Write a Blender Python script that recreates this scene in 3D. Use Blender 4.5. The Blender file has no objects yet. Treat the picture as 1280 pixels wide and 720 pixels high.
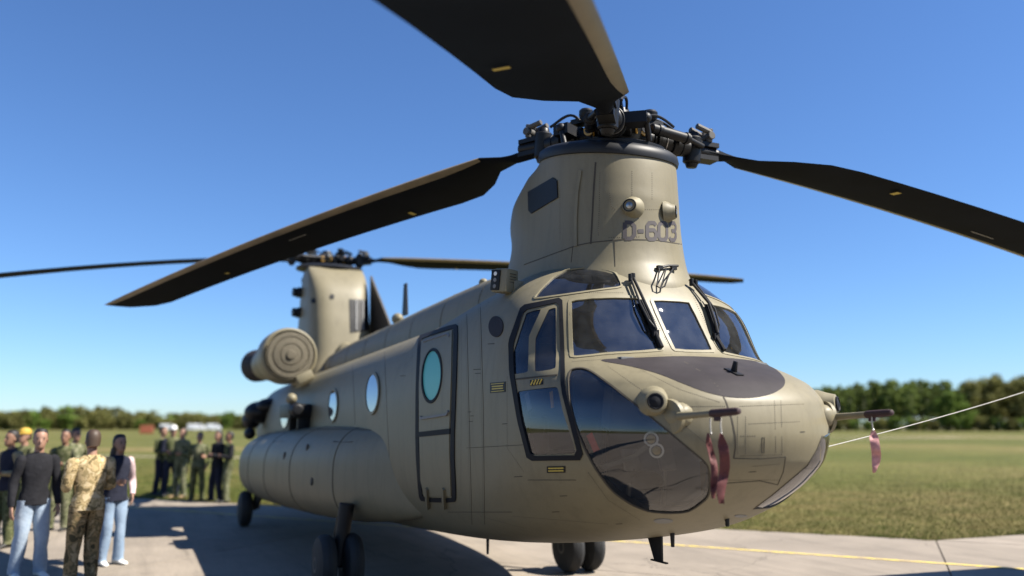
import bpy, bmesh, math, random
import numpy as np
from mathutils import Vector, Matrix
from mathutils.bvhtree import BVHTree
from mathutils import noise as mnoise
from mathutils.geometry import delaunay_2d_cdt
R = math.radians
random.seed(7); rng = np.random.default_rng(7)
scene = bpy.context.scene
COL = scene.collection
# World frame = the helicopter's: x runs aft from the nose, y to its right (starboard), z up, metres.
# ------------------------------------------------------------------ camera
CAM = np.array([-3.865, 3.970, 1.908]); YAW = -0.4481; PIT = 0.16845; FPX = 1002.9
cd = bpy.data.cameras.new('camera'); cam = bpy.data.objects.new('camera', cd); COL.objects.link(cam)
cam.location = CAM; cam.rotation_euler = (math.pi/2 + PIT, 0, YAW - math.pi/2)
cd.sensor_width = 36; cd.lens = 36*FPX/1280; cd.clip_end = 6000; cd.clip_start = 0.05
cd.dof.use_dof = True; cd.dof.focus_distance = 6.6; cd.dof.aperture_fstop = 0.58; cd.dof.aperture_blades = 0
scene.camera = cam
# ------------------------------------------------------------------ sky, sun, exposure
SUNV = Vector((-0.50, -0.66, 1.0)).normalized()
SUN_EL = math.asin(SUNV.z)
w = bpy.data.worlds.new('World'); scene.world = w; w.use_nodes = True
nt = w.node_tree; bg = nt.nodes['Background']
sky = nt.nodes.new('ShaderNodeTexSky'); sky.sky_type = 'NISHITA'; sky.sun_disc = False
sky.sun_elevation = SUN_EL; sky.sun_rotation = math.atan2(SUNV.x, SUNV.y)
sky.altitude = 20; sky.air_density = 1.0; sky.dust_density = 0.1; sky.ozone_density = 3.5
wb = nt.nodes.new('ShaderNodeVectorMath'); wb.operation = 'MULTIPLY'; wb.inputs[1].default_value = (.70, .93, 1.24)
nt.links.new(sky.outputs[0], wb.inputs[0]); nt.links.new(wb.outputs[0], bg.inputs[0]); bg.inputs[1].default_value = 0.052
sd = bpy.data.lights.new('sun', 'SUN'); sd.energy = 5.0; sd.angle = R(0.53); sd.color = (1, .94, .84)
so = bpy.data.objects.new('sun', sd); COL.objects.link(so)
so.rotation_euler = SUNV.to_track_quat('Z', 'Y').to_euler()
vs = scene.view_settings; vs.view_transform = 'Standard'; vs.look = 'None'; vs.exposure = 1.35; vs.gamma = 1
vs.use_curve_mapping = False
scene.cycles.use_denoising = True; scene.cycles.max_bounces = 8; scene.cycles.transparent_max_bounces = 16
# ------------------------------------------------------------------ camera maths, to find where a thing seen in the photo stands
_d = np.array([math.cos(PIT)*math.cos(YAW), math.cos(PIT)*math.sin(YAW), math.sin(PIT)])
_r = np.array([math.sin(YAW), -math.cos(YAW), 0.])
_u = np.array([-math.sin(PIT)*math.cos(YAW), -math.sin(PIT)*math.sin(YAW), math.cos(PIT)])
def ray(x, y):
    v = _d*FPX + _r*(x-640) - _u*(y-360); return v/np.linalg.norm(v)
def at(x, y, ax, val):
    v = ray(x, y); t = (val-CAM[ax])/v[ax]; return CAM + t*v
# ------------------------------------------------------------------ materials
def S2L(c): return tuple(((v/255)/12.92 if v/255 <= .04045 else ((v/255+.055)/1.055)**2.4) for v in c)
def mat(name, col, rough=.6, metal=0., var=0., vscale=3., bump=0., bscale=40., spec=.5, col2=None, coat=0.):
    m = bpy.data.materials.new(name); m.use_nodes = True; n = m.node_tree.nodes; l = m.node_tree.links
    b = n['Principled BSDF']; b.inputs['Base Color'].default_value = (*col, 1); b.inputs['Roughness'].default_value = rough
    b.inputs['Metallic'].default_value = metal; b.inputs['Specular IOR Level'].default_value = spec; b.inputs['Coat Weight'].default_value = coat
    tc = n.new('ShaderNodeTexCoord')
    if var > 0 or col2:
        c2 = col2 or tuple(min(1, c*(1-var)) for c in col); c1 = col if col2 else tuple(min(1, c*(1+var*.6)) for c in col)
        nz = n.new('ShaderNodeTexNoise'); nz.inputs['Scale'].default_value = vscale; nz.inputs['Detail'].default_value = 8; nz.inputs['Roughness'].default_value = .62
        l.new(tc.outputs['Object'], nz.inputs['Vector'])
        rp = n.new('ShaderNodeValToRGB'); rp.color_ramp.elements[0].position = .33; rp.color_ramp.elements[1].position = .67
        rp.color_ramp.elements[0].color = (*c2, 1); rp.color_ramp.elements[1].color = (*c1, 1)
        l.new(nz.outputs['Fac'], rp.inputs['Fac']); l.new(rp.outputs['Color'], b.inputs['Base Color'])
    if bump > 0:
        nb = n.new('ShaderNodeTexNoise'); nb.inputs['Scale'].default_value = bscale; nb.inputs['Detail'].default_value = 5
        l.new(tc.outputs['Object'], nb.inputs['Vector'])
        bp = n.new('ShaderNodeBump'); bp.inputs['Strength'].default_value = bump; bp.inputs['Distance'].default_value = .02
        l.new(nb.outputs['Fac'], bp.inputs['Height']); l.new(bp.outputs['Normal'], b.inputs['Normal'])
    return m
def glass(name, tint, ior=1.6, rough=.01, dust_haze=.02):
    m = bpy.data.materials.new(name); m.use_nodes = True; n = m.node_tree.nodes; l = m.node_tree.links
    n.remove(n['Principled BSDF']); o = n['Material Output']
    t = n.new('ShaderNodeBsdfTransparent'); t.inputs[0].default_value = (*tint, 1)
    g = n.new('ShaderNodeBsdfGlossy'); g.inputs['Roughness'].default_value = rough; g.inputs[0].default_value = (.95, .95, 1, 1)
    f = n.new('ShaderNodeFresnel'); f.inputs[0].default_value = ior
    tc = n.new('ShaderNodeTexCoord'); nz = n.new('ShaderNodeTexNoise'); nz.inputs['Scale'].default_value = 2.2; nz.inputs['Detail'].default_value = 1
    l.new(tc.outputs['Object'], nz.inputs['Vector'])
    bp = n.new('ShaderNodeBump'); bp.inputs['Strength'].default_value = .05; bp.inputs['Distance'].default_value = .05
    l.new(nz.outputs['Fac'], bp.inputs['Height']); l.new(bp.outputs['Normal'], g.inputs['Normal'])
    mx = n.new('ShaderNodeMixShader'); l.new(f.outputs[0], mx.inputs[0]); l.new(t.outputs[0], mx.inputs[1]); l.new(g.outputs[0], mx.inputs[2])
    # dusty haze, mixed in as pale diffuse colour to lighten the dark panes
    df = n.new('ShaderNodeBsdfDiffuse'); df.inputs[0].default_value = (.55, .56, .56, 1); nd = n.new('ShaderNodeTexNoise'); nd.inputs['Scale'].default_value = 7; nd.inputs['Detail'].default_value = 7
    l.new(tc.outputs['Object'], nd.inputs['Vector']); rm = n.new('ShaderNodeMapRange'); rm.inputs[1].default_value = .3; rm.inputs[2].default_value = .75; rm.inputs[3].default_value = dust_haze*.35; rm.inputs[4].default_value = dust_haze*1.6
    l.new(nd.outputs['Fac'], rm.inputs[0]); m2 = n.new('ShaderNodeMixShader'); l.new(rm.outputs[0], m2.inputs[0]); l.new(mx.outputs[0], m2.inputs[1]); l.new(df.outputs[0], m2.inputs[2])
    l.new(m2.outputs[0], o.inputs['Surface']); return m
def paint_mat(name, base):
    """matt military paint: slight fading in patches, faint streaks of grime, orange-peel relief"""
    m = bpy.data.materials.new(name); m.use_nodes = True; n = m.node_tree.nodes; l = m.node_tree.links; b = n['Principled BSDF']
    tc = n.new('ShaderNodeTexCoord')
    def noise(scale, detail, vec=None, rough=.6):
        z = n.new('ShaderNodeTexNoise'); z.inputs['Scale'].default_value = scale; z.inputs['Detail'].default_value = detail; z.inputs['Roughness'].default_value = rough
        l.new(vec if vec is not None else tc.outputs['Object'], z.inputs['Vector']); return z
    mp = n.new('ShaderNodeMapping'); mp.inputs['Scale'].default_value = (5, 5, .7); l.new(tc.outputs['Object'], mp.inputs['Vector'])
    a = noise(1.3, 6); s = noise(1.6, 6, mp.outputs[0], .7); f = noise(55, 3)
    def ramp(src, p0, p1, v0, v1):
        r = n.new('ShaderNodeMapRange'); r.inputs[1].default_value = p0; r.inputs[2].default_value = p1; r.inputs[3].default_value = v0; r.inputs[4].default_value = v1
        l.new(src.outputs['Fac'], r.inputs[0]); return r
    r1 = ramp(a, .3, .7, .94, 1.05); r2 = ramp(s, .5, .82, 1.0, .74); r3 = ramp(f, .3, .7, .96, 1.03)
    m1 = n.new('ShaderNodeMath'); m1.operation = 'MULTIPLY'; l.new(r1.outputs[0], m1.inputs[0]); l.new(r2.outputs[0], m1.inputs[1])
    m2 = n.new('ShaderNodeMath'); m2.operation = 'MULTIPLY'; l.new(m1.outputs[0], m2.inputs[0]); l.new(r3.outputs[0], m2.inputs[1])
    vm = n.new('ShaderNodeVectorMath'); vm.operation = 'SCALE'; vm.inputs[0].default_value = base; l.new(m2.outputs[0], vm.inputs['Scale'])
    l.new(vm.outputs[0], b.inputs['Base Color']); b.inputs['Roughness'].default_value = .5; b.inputs['Specular IOR Level'].default_value = .35
    bp = n.new('ShaderNodeBump'); bp.inputs['Strength'].default_value = .16; bp.inputs['Distance'].default_value = .03
    big = noise(2.0, 3); l.new(big.outputs['Fac'], bp.inputs['Height']); l.new(bp.outputs['Normal'], b.inputs['Normal'])
    return m
M = {}
M['paint'] = paint_mat('tan_paint', (.168, .146, .092))
M['paint2'] = paint_mat('tan_paint_panel', (.183, .160, .101))
M['seam'] = mat('seam', (.045, .037, .026), .8)
M['glare'] = mat('antiglare_paint', (.026, .0215, .0235), .7, var=.2, vscale=5, spec=.2)
M['black'] = mat('black_metal', (.006, .006, .007), .5, var=.3, vscale=9, spec=.28)
M['seal'] = mat('rubber_seal', (.006, .0065, .009), .65, spec=.2)
M['blade'] = mat('blade_black', (.0042, .0056, .0088), .75, var=.3, vscale=1.5, spec=.07)
M['bladetan'] = mat('blade_erosion_strip', (.16, .125, .075), .4, var=.35, vscale=2)
M['steel'] = mat('worn_steel', (.35, .34, .33), .35, metal=.9, var=.3, vscale=12)
M['hub'] = mat('hub_dark', (.006, .006, .007), .45, var=.5, vscale=8, spec=.28)
M['ringpaint'] = mat('pylon_cap_grey', (.012, .013, .015), .5, var=.25, vscale=5, spec=.3)
M['gold'] = mat('amber_ring', (.45, .25, .04), .4)
M['rubber'] = mat('tyre_rubber', (.014, .014, .014), .75, var=.3, vscale=8, bump=.2)
M['rim'] = mat('wheel_rim', (.06, .055, .048), .6, var=.3)
M['inner'] = mat('cockpit_grey', (.10, .105, .11), .8)
M['innerlt'] = mat('cockpit_light_grey', (.16, .16, .16), .6, var=.2)
M['seatc'] = mat('seat_fabric', (.09, .095, .08), .9)
M['glass'] = glass('windshield_glass', (.74, .79, .88), 2.3, dust_haze=.03)
M['glassd'] = glass('chin_glass', (.72, .74, .76), 1.75)
M['glassb'] = glass('brow_glass', (.22, .26, .36), 1.8)
M['glasss'] = glass('side_glass', (.45, .5, .58), 1.7)
M['teal'] = mat('teal_window', (.10, .40, .35), .4, spec=.3)
M['skywin'] = mat('window_glass', (.04, .055, .07), .04, spec=.9, coat=1.)
M['screen'] = mat('inlet_screen', (.125, .105, .066), .7, var=.3, vscale=60, bump=.8, bscale=160)
M['red'] = mat('red_webbing', (.095, .022, .021), .75, var=.2, vscale=40)
M['maroon'] = mat('maroon_cover', (.03, .010, .012), .7, var=.3, vscale=20)
M['yellow'] = mat('yellow_paint', (.55, .36, .04), .6, var=.15)
M['white'] = mat('white_paint', (.72, .72, .70), .5, var=.1)
M['rope'] = mat('rope_white', (.36, .345, .31), .8, var=.2, vscale=40)
M['lettering'] = mat('lettering_grey', (.040, .032, .034), .65)
M['lens'] = mat('lens', (.008, .008, .01), .08, spec=.8)
M['lamp'] = mat('lamp_face', (.42, .33, .16), .3, var=.2, vscale=30)
# ------------------------------------------------------------------ mesh helpers
def tag(o, label=None, cat=None, group=None, kind=None):
    if label: o['label'] = label
    if cat: o['category'] = cat
    if group: o['group'] = group
    if kind: o['kind'] = kind
    return o
def empty(name, loc=(0, 0, 0), rz=0., parent=None):
    o = bpy.data.objects.new(name, None); COL.objects.link(o); o.location = loc; o.rotation_euler = (0, 0, rz); o.empty_display_size = .2
    if parent: o.parent = parent
    return o
def link(name, me, parent=None, mats=()):
    for m in mats: me.materials.append(m)
    o = bpy.data.objects.new(name, me); COL.objects.link(o)
    if parent: o.parent = parent
    return o
class MB:
    def __init__(s): s.v = []; s.f = []; s.m = []
    def add(s, vs_, fs, mi=0):
        b = len(s.v); s.v += [tuple(p) for p in vs_]; s.f += [tuple(i+b for i in f) for f in fs]; s.m += [mi]*len(fs); return s
    def box(s, c, size, rot=None, mi=0, taper=1.):
        hx, hy, hz = [q/2 for q in size]
        P = [Vector((x*hx*(taper if z > 0 else 1), y*hy*(taper if z > 0 else 1), z*hz)) for z in (-1, 1) for x, y in ((-1, -1), (1, -1), (1, 1), (-1, 1))]
        if rot is not None: P = [rot @ p for p in P]
        c = Vector(c)
        return s.add([p+c for p in P], [(0, 3, 2, 1), (4, 5, 6, 7), (0, 1, 5, 4), (1, 2, 6, 5), (2, 3, 7, 6), (3, 0, 4, 7)], mi)
    def lathe(s, o, axis, prof, n=24, mi=0, cap=True, sx=1.):
        """prof: list of (distance along axis, radius)"""
        o = Vector(o); a = Vector(axis).normalized(); t = a.orthogonal().normalized(); b = a.cross(t)
        vs_ = []; fs = []
        for (d, r) in prof:
            for k in range(n):
                q = 2*math.pi*k/n; vs_.append(o + a*d + t*(r*math.cos(q)*sx) + b*(r*math.sin(q)))
        for i in range(len(prof)-1):
            for k in range(n):
                k2 = (k+1) % n; fs.append((i*n+k, i*n+k2, (i+1)*n+k2, (i+1)*n+k))
        if cap: fs.append(tuple(reversed(range(n)))); fs.append(tuple((len(prof)-1)*n+k for k in range(n)))
        return s.add(vs_, fs, mi)
    def cyl(s, p0, p1, r0, r1=None, n=16, mi=0):
        p0 = Vector(p0); p1 = Vector(p1); r1 = r0 if r1 is None else r1
        L = (p1-p0).length; e = min(.15*min(r0, r1), .1*L)
        return s.lathe(p0, p1-p0, [(0, r0-e), (e, r0), (L-e, r1), (L, r1-e)], n, mi)
    def tube(s, pts, r, n=8, mi=0):
        pts = [Vector(p) for p in pts]; rs = r if isinstance(r, (list, tuple)) else [r]*len(pts)
        vs_ = []; fs = []; t0 = None
        for i, p in enumerate(pts):
            a = (pts[min(i+1, len(pts)-1)]-pts[max(i-1, 0)]).normalized()
            t = a.orthogonal().normalized() if t0 is None else (t0 - a*t0.dot(a)).normalized()
            t0 = t; b = a.cross(t)
            for k in range(n):
                q = 2*math.pi*k/n; vs_.append(p + t*(rs[i]*math.cos(q)) + b*(rs[i]*math.sin(q)))
        for i in range(len(pts)-1):
            for k in range(n):
                k2 = (k+1) % n; fs.append((i*n+k, i*n+k2, (i+1)*n+k2, (i+1)*n+k))
        fs.append(tuple(reversed(range(n)))); fs.append(tuple((len(pts)-1)*n+k for k in range(n)))
        return s.add(vs_, fs, mi)
    def ell(s, c, rad, n=16, m=10, mi=0):
        vs_ = []; fs = []
        for i in range(m+1):
            ph = math.pi*i/m
            for k in range(n):
                q = 2*math.pi*k/n; vs_.append((c[0]+rad[0]*math.sin(ph)*math.cos(q), c[1]+rad[1]*math.sin(ph)*math.sin(q), c[2]-rad[2]*math.cos(ph)))
        for i in range(m):
            for k in range(n):
                k2 = (k+1) % n; fs.append((i*n+k, i*n+k2, (i+1)*n+k2, (i+1)*n+k))
        return s.add(vs_, fs, mi)
    def build(s, name, mats, parent=None, smooth=35., bevel=0.):
        me = bpy.data.meshes.new(name); me.from_pydata(s.v, [], s.f)
        if not isinstance(mats, (list, tuple)): mats = [mats]
        for m in mats: me.materials.append(m)
        me.polygons.foreach_set('material_index', s.m)
        bm = bmesh.new(); bm.from_mesh(me); bmesh.ops.remove_doubles(bm, verts=bm.verts, dist=1e-6); bmesh.ops.recalc_face_normals(bm, faces=bm.faces)
        if bevel: bmesh.ops.bevel(bm, geom=[e for e in bm.edges if len(e.link_faces) == 2 and e.calc_face_angle(0) > .6], offset=bevel, segments=2, affect='EDGES', profile=.6)
        if smooth:
            for f in bm.faces: f.smooth = True
            for e in bm.edges: e.smooth = not (len(e.link_faces) == 2 and e.calc_face_angle(0) > R(smooth))
        bm.to_mesh(me); bm.free(); return link(name, me, parent)
def sub_poly(P, step):
    out = []
    for i in range(len(P)):
        a = np.array(P[i], float); b = np.array(P[(i+1) % len(P)], float); k = max(1, int(np.linalg.norm(b-a)/step))
        for j in range(k): out.append(tuple(a+(b-a)*j/k))
    return out
def round_poly(P, it=2, f=.12):
    """Chaikin-like corner rounding that keeps the long edges"""
    for _ in range(it):
        Q = []
        for i in range(len(P)):
            a = np.array(P[i-1], float); b = np.array(P[i], float); c = np.array(P[(i+1) % len(P)], float)
            Q.append(tuple(b+(a-b)*f)); Q.append(tuple(b+(c-b)*f))
        P = Q; f = .25
    return P
def inside(pts, poly):
    x = pts[:, 0]; y = pts[:, 1]; r = np.zeros(len(pts), bool); P = np.asarray(poly); n = len(P)
    for i in range(n):
        x0, y0 = P[i]; x1, y1 = P[(i+1) % n]
        c = ((y0 > y) != (y1 > y)); 
        with np.errstate(divide='ignore', invalid='ignore'): xi = (x1-x0)*(y-y0)/(y1-y0)+x0
        r ^= c & (x < xi)
    return r
class Surf:
    """a smooth surface S(u,v); finds where a sight line of the photo meets it; makes panes, panels and seams that follow it"""
    def __init__(s, fn, us, vs_):
        s.fn = fn; s.us = us; s.vs = vs_
        U, V = np.meshgrid(us, vs_); s.P = fn(U.ravel(), V.ravel()); nu = len(us)
        s.uv = np.stack([U.ravel(), V.ravel()], 1); T = []
        for j in range(len(vs_)-1):
            for i in range(nu-1):
                a = j*nu+i; T.append((a, a+1, a+nu+1)); T.append((a, a+nu+1, a+nu))
        s.T = T; s.bvh = BVHTree.FromPolygons([tuple(p) for p in s.P], T)
    def nrm(s, u, v):
        e = 2e-3
        du = s.fn(u+e, v)-s.fn(u-e, v); dv = s.fn(u, v+e)-s.fn(u, np.maximum(v-e, s.vs[0]))
        n = np.cross(du, dv); n /= np.linalg.norm(n, axis=1)[:, None]+1e-12
        return n*s.sign
    sign = 1
    def hit(s, x, y):
        v = ray(x, y); loc, no, idx, dist = s.bvh.ray_cast(Vector(CAM), Vector(v))
        if loc is None: return None
        t = s.T[idx]; A, B, C = [s.P[k] for k in t]; p = np.array(loc)
        M_ = np.stack([B-A, C-A], 1); w_, *_r2 = np.linalg.lstsq(M_, p-A, rcond=None)
        return tuple(s.uv[t[0]] + w_[0]*(s.uv[t[1]]-s.uv[t[0]]) + w_[1]*(s.uv[t[2]]-s.uv[t[0]]))
    def uvs(s, pix, step=6): 
        h = [s.hit(*p) for p in sub_poly(pix, step)]
        return [q for q in h if q is not None]
    def uvl(s, pix, step=6):
        out = []
        for a, b in zip(pix[:-1], pix[1:]):
            a = np.array(a, float); b = np.array(b, float); k = max(1, int(np.linalg.norm(b-a)/step))
            for j in range(k): out.append(s.hit(*(a+(b-a)*j/k)))
        out.append(s.hit(*pix[-1])); return [q for q in out if q is not None]
    def pt(s, u, v, off=0.):
        u = np.atleast_1d(np.asarray(u, float)); v = np.atleast_1d(np.asarray(v, float))
        return s.fn(u, v) + s.nrm(u, v)*off
    def patch(s, name, poly, m, off=.004, thick=.01, parent=None, holes=(), du=.04, dv=.02, dome=0.):
        P = np.array(poly); lo = P.min(0); hi = P.max(0)
        gu = np.arange(lo[0]+du/2, hi[0], du); gv = np.arange(lo[1]+dv/2, hi[1], dv)
        G = np.array([(a, b) for a in gu for b in gv]).reshape(-1, 2)
        if len(G): G = G[inside(G, P)]
        for h in holes:
            if len(G): G = G[~inside(G, h)]
        loops = [list(map(tuple, poly))]+[list(map(tuple, h)) for h in holes]
        V = []; Ed = []
        for L in loops:
            b = len(V); V += [Vector(p) for p in L]; Ed += [(b+i, b+(i+1) % len(L)) for i in range(len(L))]
        nb = len(V); V += [Vector(p) for p in G]
        vo, eo, fo, *_ = delaunay_2d_cdt(V, Ed, [], 0, 1e-7)
        vo = np.array([tuple(p) for p in vo]); F = np.array([tuple(f) for f in fo]); ce = vo[F].mean(1)
        k = inside(ce, poly)
        for h in holes: k &= ~inside(ce, h)
        F = F[k]; n = s.nrm(vo[:, 0], vo[:, 1]); X = s.fn(vo[:, 0], vo[:, 1])+n*off
        # orientation
        a, b, c = X[F[:, 0]], X[F[:, 1]], X[F[:, 2]]; fl = (np.cross(b-a, c-a)*n[F[:, 0]]).sum(1) < 0
        F[fl] = F[fl][:, ::-1]
        vv = [tuple(p) for p in X]; ff = [tuple(int(i) for i in f) for f in F]
        cnt = {}
        for f in ff:
            for i in range(3):
                e = (f[i], f[(i+1) % 3]); cnt[e] = 1
        bd = [e for e in cnt if (e[1], e[0]) not in cnt]
        if thick:
            mp = {}
            for e in bd:
                for i in e:
                    if i not in mp: mp[i] = len(vv); vv.append(tuple(X[i]-n[i]*thick))
            ff += [(e[1], e[0], mp[e[0]], mp[e[1]]) for e in bd]
        me = bpy.data.meshes.new(name); me.from_pydata(vv, [], ff); me.materials.append(m)
        sm = np.ones(len(ff), bool); me.polygons.foreach_set('use_smooth', sm)
        me.update()
        if thick:
            bm = bmesh.new(); bm.from_mesh(me)
            for e in bm.edges:
                if len(e.link_faces) == 2 and e.calc_face_angle(0) > .6: e.smooth = False
            bm.to_mesh(me); bm.free()
        return link(name, me, parent)
    def ribbon(s, name, uvl, width, m, off=.003, parent=None, thick=.0035, mir=False):
        if len(uvl) < 2: return None
        uvl = np.array(uvl); X = s.fn(uvl[:, 0], uvl[:, 1]); n = s.nrm(uvl[:, 0], uvl[:, 1])
        t = np.gradient(X, axis=0); t /= np.linalg.norm(t, axis=1)[:, None]+1e-9; b = np.cross(n, t)
        mb = MB(); N = len(X); vs_ = []
        for k in range(N):
            vs_ += [X[k]+b[k]*width/2+n[k]*off, X[k]-b[k]*width/2+n[k]*off, X[k]-b[k]*width/2+n[k]*(off-thick), X[k]+b[k]*width/2+n[k]*(off-thick)]
        fs = []
        for k in range(N-1):
            for i in range(4): fs.append((4*k+i, 4*k+(i+1) % 4, 4*k+4+(i+1) % 4, 4*k+4+i))
        fs += [(0, 1, 2, 3), (4*N-1, 4*N-2, 4*N-3, 4*N-4)]
        mb.add(vs_, fs); return mb.build(name, m, parent)
# ================================================================== THE SETTING
def node_mat(name):
    m = bpy.data.materials.new(name); m.use_nodes = True; return m, m.node_tree.nodes, m.node_tree.links, m.node_tree.nodes['Principled BSDF']
def field_mat():
    m, n, l, b = node_mat('meadow'); tc = n.new('ShaderNodeTexCoord')
    def nz(scale, det, mapscale=None):
        z = n.new('ShaderNodeTexNoise'); z.inputs['Scale'].default_value = scale; z.inputs['Detail'].default_value = det; z.inputs['Roughness'].default_value = .65
        if mapscale:
            mp = n.new('ShaderNodeMapping'); mp.inputs['Rotation'].default_value = (0, 0, R(-50)); mp.inputs['Scale'].default_value = mapscale
            l.new(tc.outputs['Object'], mp.inputs['Vector']); l.new(mp.outputs[0], z.inputs['Vector'])
        else: l.new(tc.outputs['Object'], z.inputs['Vector'])
        return z
    big = nz(.05, 7, (1, .35, 1)); fine = nz(3.5, 8); mid = nz(.5, 6)
    r1 = n.new('ShaderNodeValToRGB'); e = r1.color_ramp.elements
    e[0].position = .36; e[0].color = (.062, .072, .018, 1); e[1].position = .64; e[1].color = (.150, .120, .05, 1)
    x = r1.color_ramp.elements.new(.5); x.color = (.092, .092, .027, 1)
    l.new(big.outputs['Fac'], r1.inputs['Fac'])
    r2 = n.new('ShaderNodeMapRange'); r2.inputs[1].default_value = .3; r2.inputs[2].default_value = .7; r2.inputs[3].default_value = .6; r2.inputs[4].default_value = 1.4
    l.new(fine.outputs['Fac'], r2.inputs[0])
    r3 = n.new('ShaderNodeMapRange'); r3.inputs[1].default_value = .3; r3.inputs[2].default_value = .7; r3.inputs[3].default_value = .8; r3.inputs[4].default_value = 1.2
    l.new(mid.outputs['Fac'], r3.inputs[0])
    mm = n.new('ShaderNodeMath'); mm.operation = 'MULTIPLY'; l.new(r2.outputs[0], mm.inputs[0]); l.new(r3.outputs[0], mm.inputs[1])
    vm = n.new('ShaderNodeVectorMath'); vm.operation = 'SCALE'; l.new(r1.outputs[0], vm.inputs[0]); l.new(mm.outputs[0], vm.inputs['Scale'])
    l.new(vm.outputs[0], b.inputs['Base Color']); b.inputs['Roughness'].default_value = .95; b.inputs['Specular IOR Level'].default_value = .1
    bp = n.new('ShaderNodeBump'); bp.inputs['Strength'].default_value = .6; bp.inputs['Distance'].default_value = .1
    l.new(fine.outputs['Fac'], bp.inputs['Height']); l.new(bp.outputs[0], b.inputs['Normal']); return m
def concrete_mat():
    m, n, l, b = node_mat('apron_concrete'); tc = n.new('ShaderNodeTexCoord'); gp = n.new('ShaderNodeNewGeometry'); oi = n.new('ShaderNodeObjectInfo')
    def nz(scale, det, rough=.6, rot=None):
        z = n.new('ShaderNodeTexNoise'); z.inputs['Scale'].default_value = scale; z.inputs['Detail'].default_value = det; z.inputs['Roughness'].default_value = rough
        if rot:
            mp = n.new('ShaderNodeMapping'); mp.inputs['Rotation'].default_value = (0, 0, rot); mp.inputs['Scale'].default_value = (.25, 3, 1)
            l.new(gp.outputs['Position'], mp.inputs['Vector']); l.new(mp.outputs[0], z.inputs['Vector'])
        else: l.new(gp.outputs['Position'], z.inputs['Vector'])
        return z
    def mr(src, a, b_, c, d):
        r = n.new('ShaderNodeMapRange'); r.inputs[1].default_value = a; r.inputs[2].default_value = b_; r.inputs[3].default_value = c; r.inputs[4].default_value = d
        l.new(src, r.inputs[0]); return r.outputs[0]
    def mul(a, b_):
        q = n.new('ShaderNodeMath'); q.operation = 'MULTIPLY'; l.new(a, q.inputs[0]); l.new(b_, q.inputs[1]); return q.outputs[0]
    big = nz(.7, 7, .62); fine = nz(60, 4); streak = nz(1.1, 6, .6, R(-40)); st2 = nz(2.2, 8, .7); brush = nz(9, 3, .5, R(50))
    f = mul(mul(mul(mr(big.outputs['Fac'], .3, .7, .80, 1.12), mr(fine.outputs['Fac'], .3, .7, .86, 1.12)), mul(mr(streak.outputs['Fac'], .5, .75, 1.0, .78), mr(st2.outputs['Fac'], .58, .8, 1.0, .62))), mul(mr(oi.outputs['Random'], 0, 1, .93, 1.05), mr(brush.outputs['Fac'], .3, .7, .95, 1.04)))
    vo = n.new('ShaderNodeTexVoronoi'); vo.feature = 'DISTANCE_TO_EDGE'; vo.inputs['Scale'].default_value = .42; dn = nz(1.7, 6); dv_ = n.new('ShaderNodeVectorMath'); dv_.operation = 'SCALE'; dv_.inputs['Scale'].default_value = .55
    l.new(dn.outputs['Color'], dv_.inputs[0]); av = n.new('ShaderNodeVectorMath'); av.operation = 'ADD'; l.new(gp.outputs['Position'], av.inputs[0]); l.new(dv_.outputs[0], av.inputs[1]); l.new(av.outputs[0], vo.inputs['Vector'])
    ck_ = mr(vo.outputs['Distance'], 0, .006, .5, 1.0); msk = nz(.23, 2); mk = mr(msk.outputs['Fac'], .5, .56, 0, 1); mxx = n.new('ShaderNodeMix'); mxx.inputs[2].default_value = 1.0; l.new(mk, mxx.inputs[0]); l.new(ck_, mxx.inputs[3]); f = mul(f, mxx.outputs[0])
    ty = nz(1.3, 5, .6, R(-36)); f = mul(f, mr(ty.outputs['Fac'], .60, .70, 1.0, .72))
    vm = n.new('ShaderNodeVectorMath'); vm.operation = 'SCALE'; vm.inputs[0].default_value = (.235, .20, .16); l.new(f, vm.inputs['Scale'])
    l.new(vm.outputs[0], b.inputs['Base Color']); b.inputs['Roughness'].default_value = .85; b.inputs['Specular IOR Level'].default_value = .25
    bp = n.new('ShaderNodeBump'); bp.inputs['Strength'].default_value = .25; bp.inputs['Distance'].default_value = .004
    l.new(fine.outputs['Fac'], bp.inputs['Height']); l.new(bp.outputs[0], b.inputs['Normal']); return m
M['field'] = field_mat(); M['concrete'] = concrete_mat()
M['joint'] = mat('joint_filler', (.05, .043, .035), .95, var=.4, vscale=6)
M['track'] = mat('pale_dirt', (.33, .28, .19), .95, var=.3, vscale=.4)
GZ = -.05
mb = MB(); mb.add([(-2500, -2500, GZ), (3500, -2500, GZ), (3500, 2500, GZ), (-2500, 2500, GZ)], [(0, 1, 2, 3)])
fld = mb.build('grass_field', M['field'], smooth=0); tag(fld, kind='structure')
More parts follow.
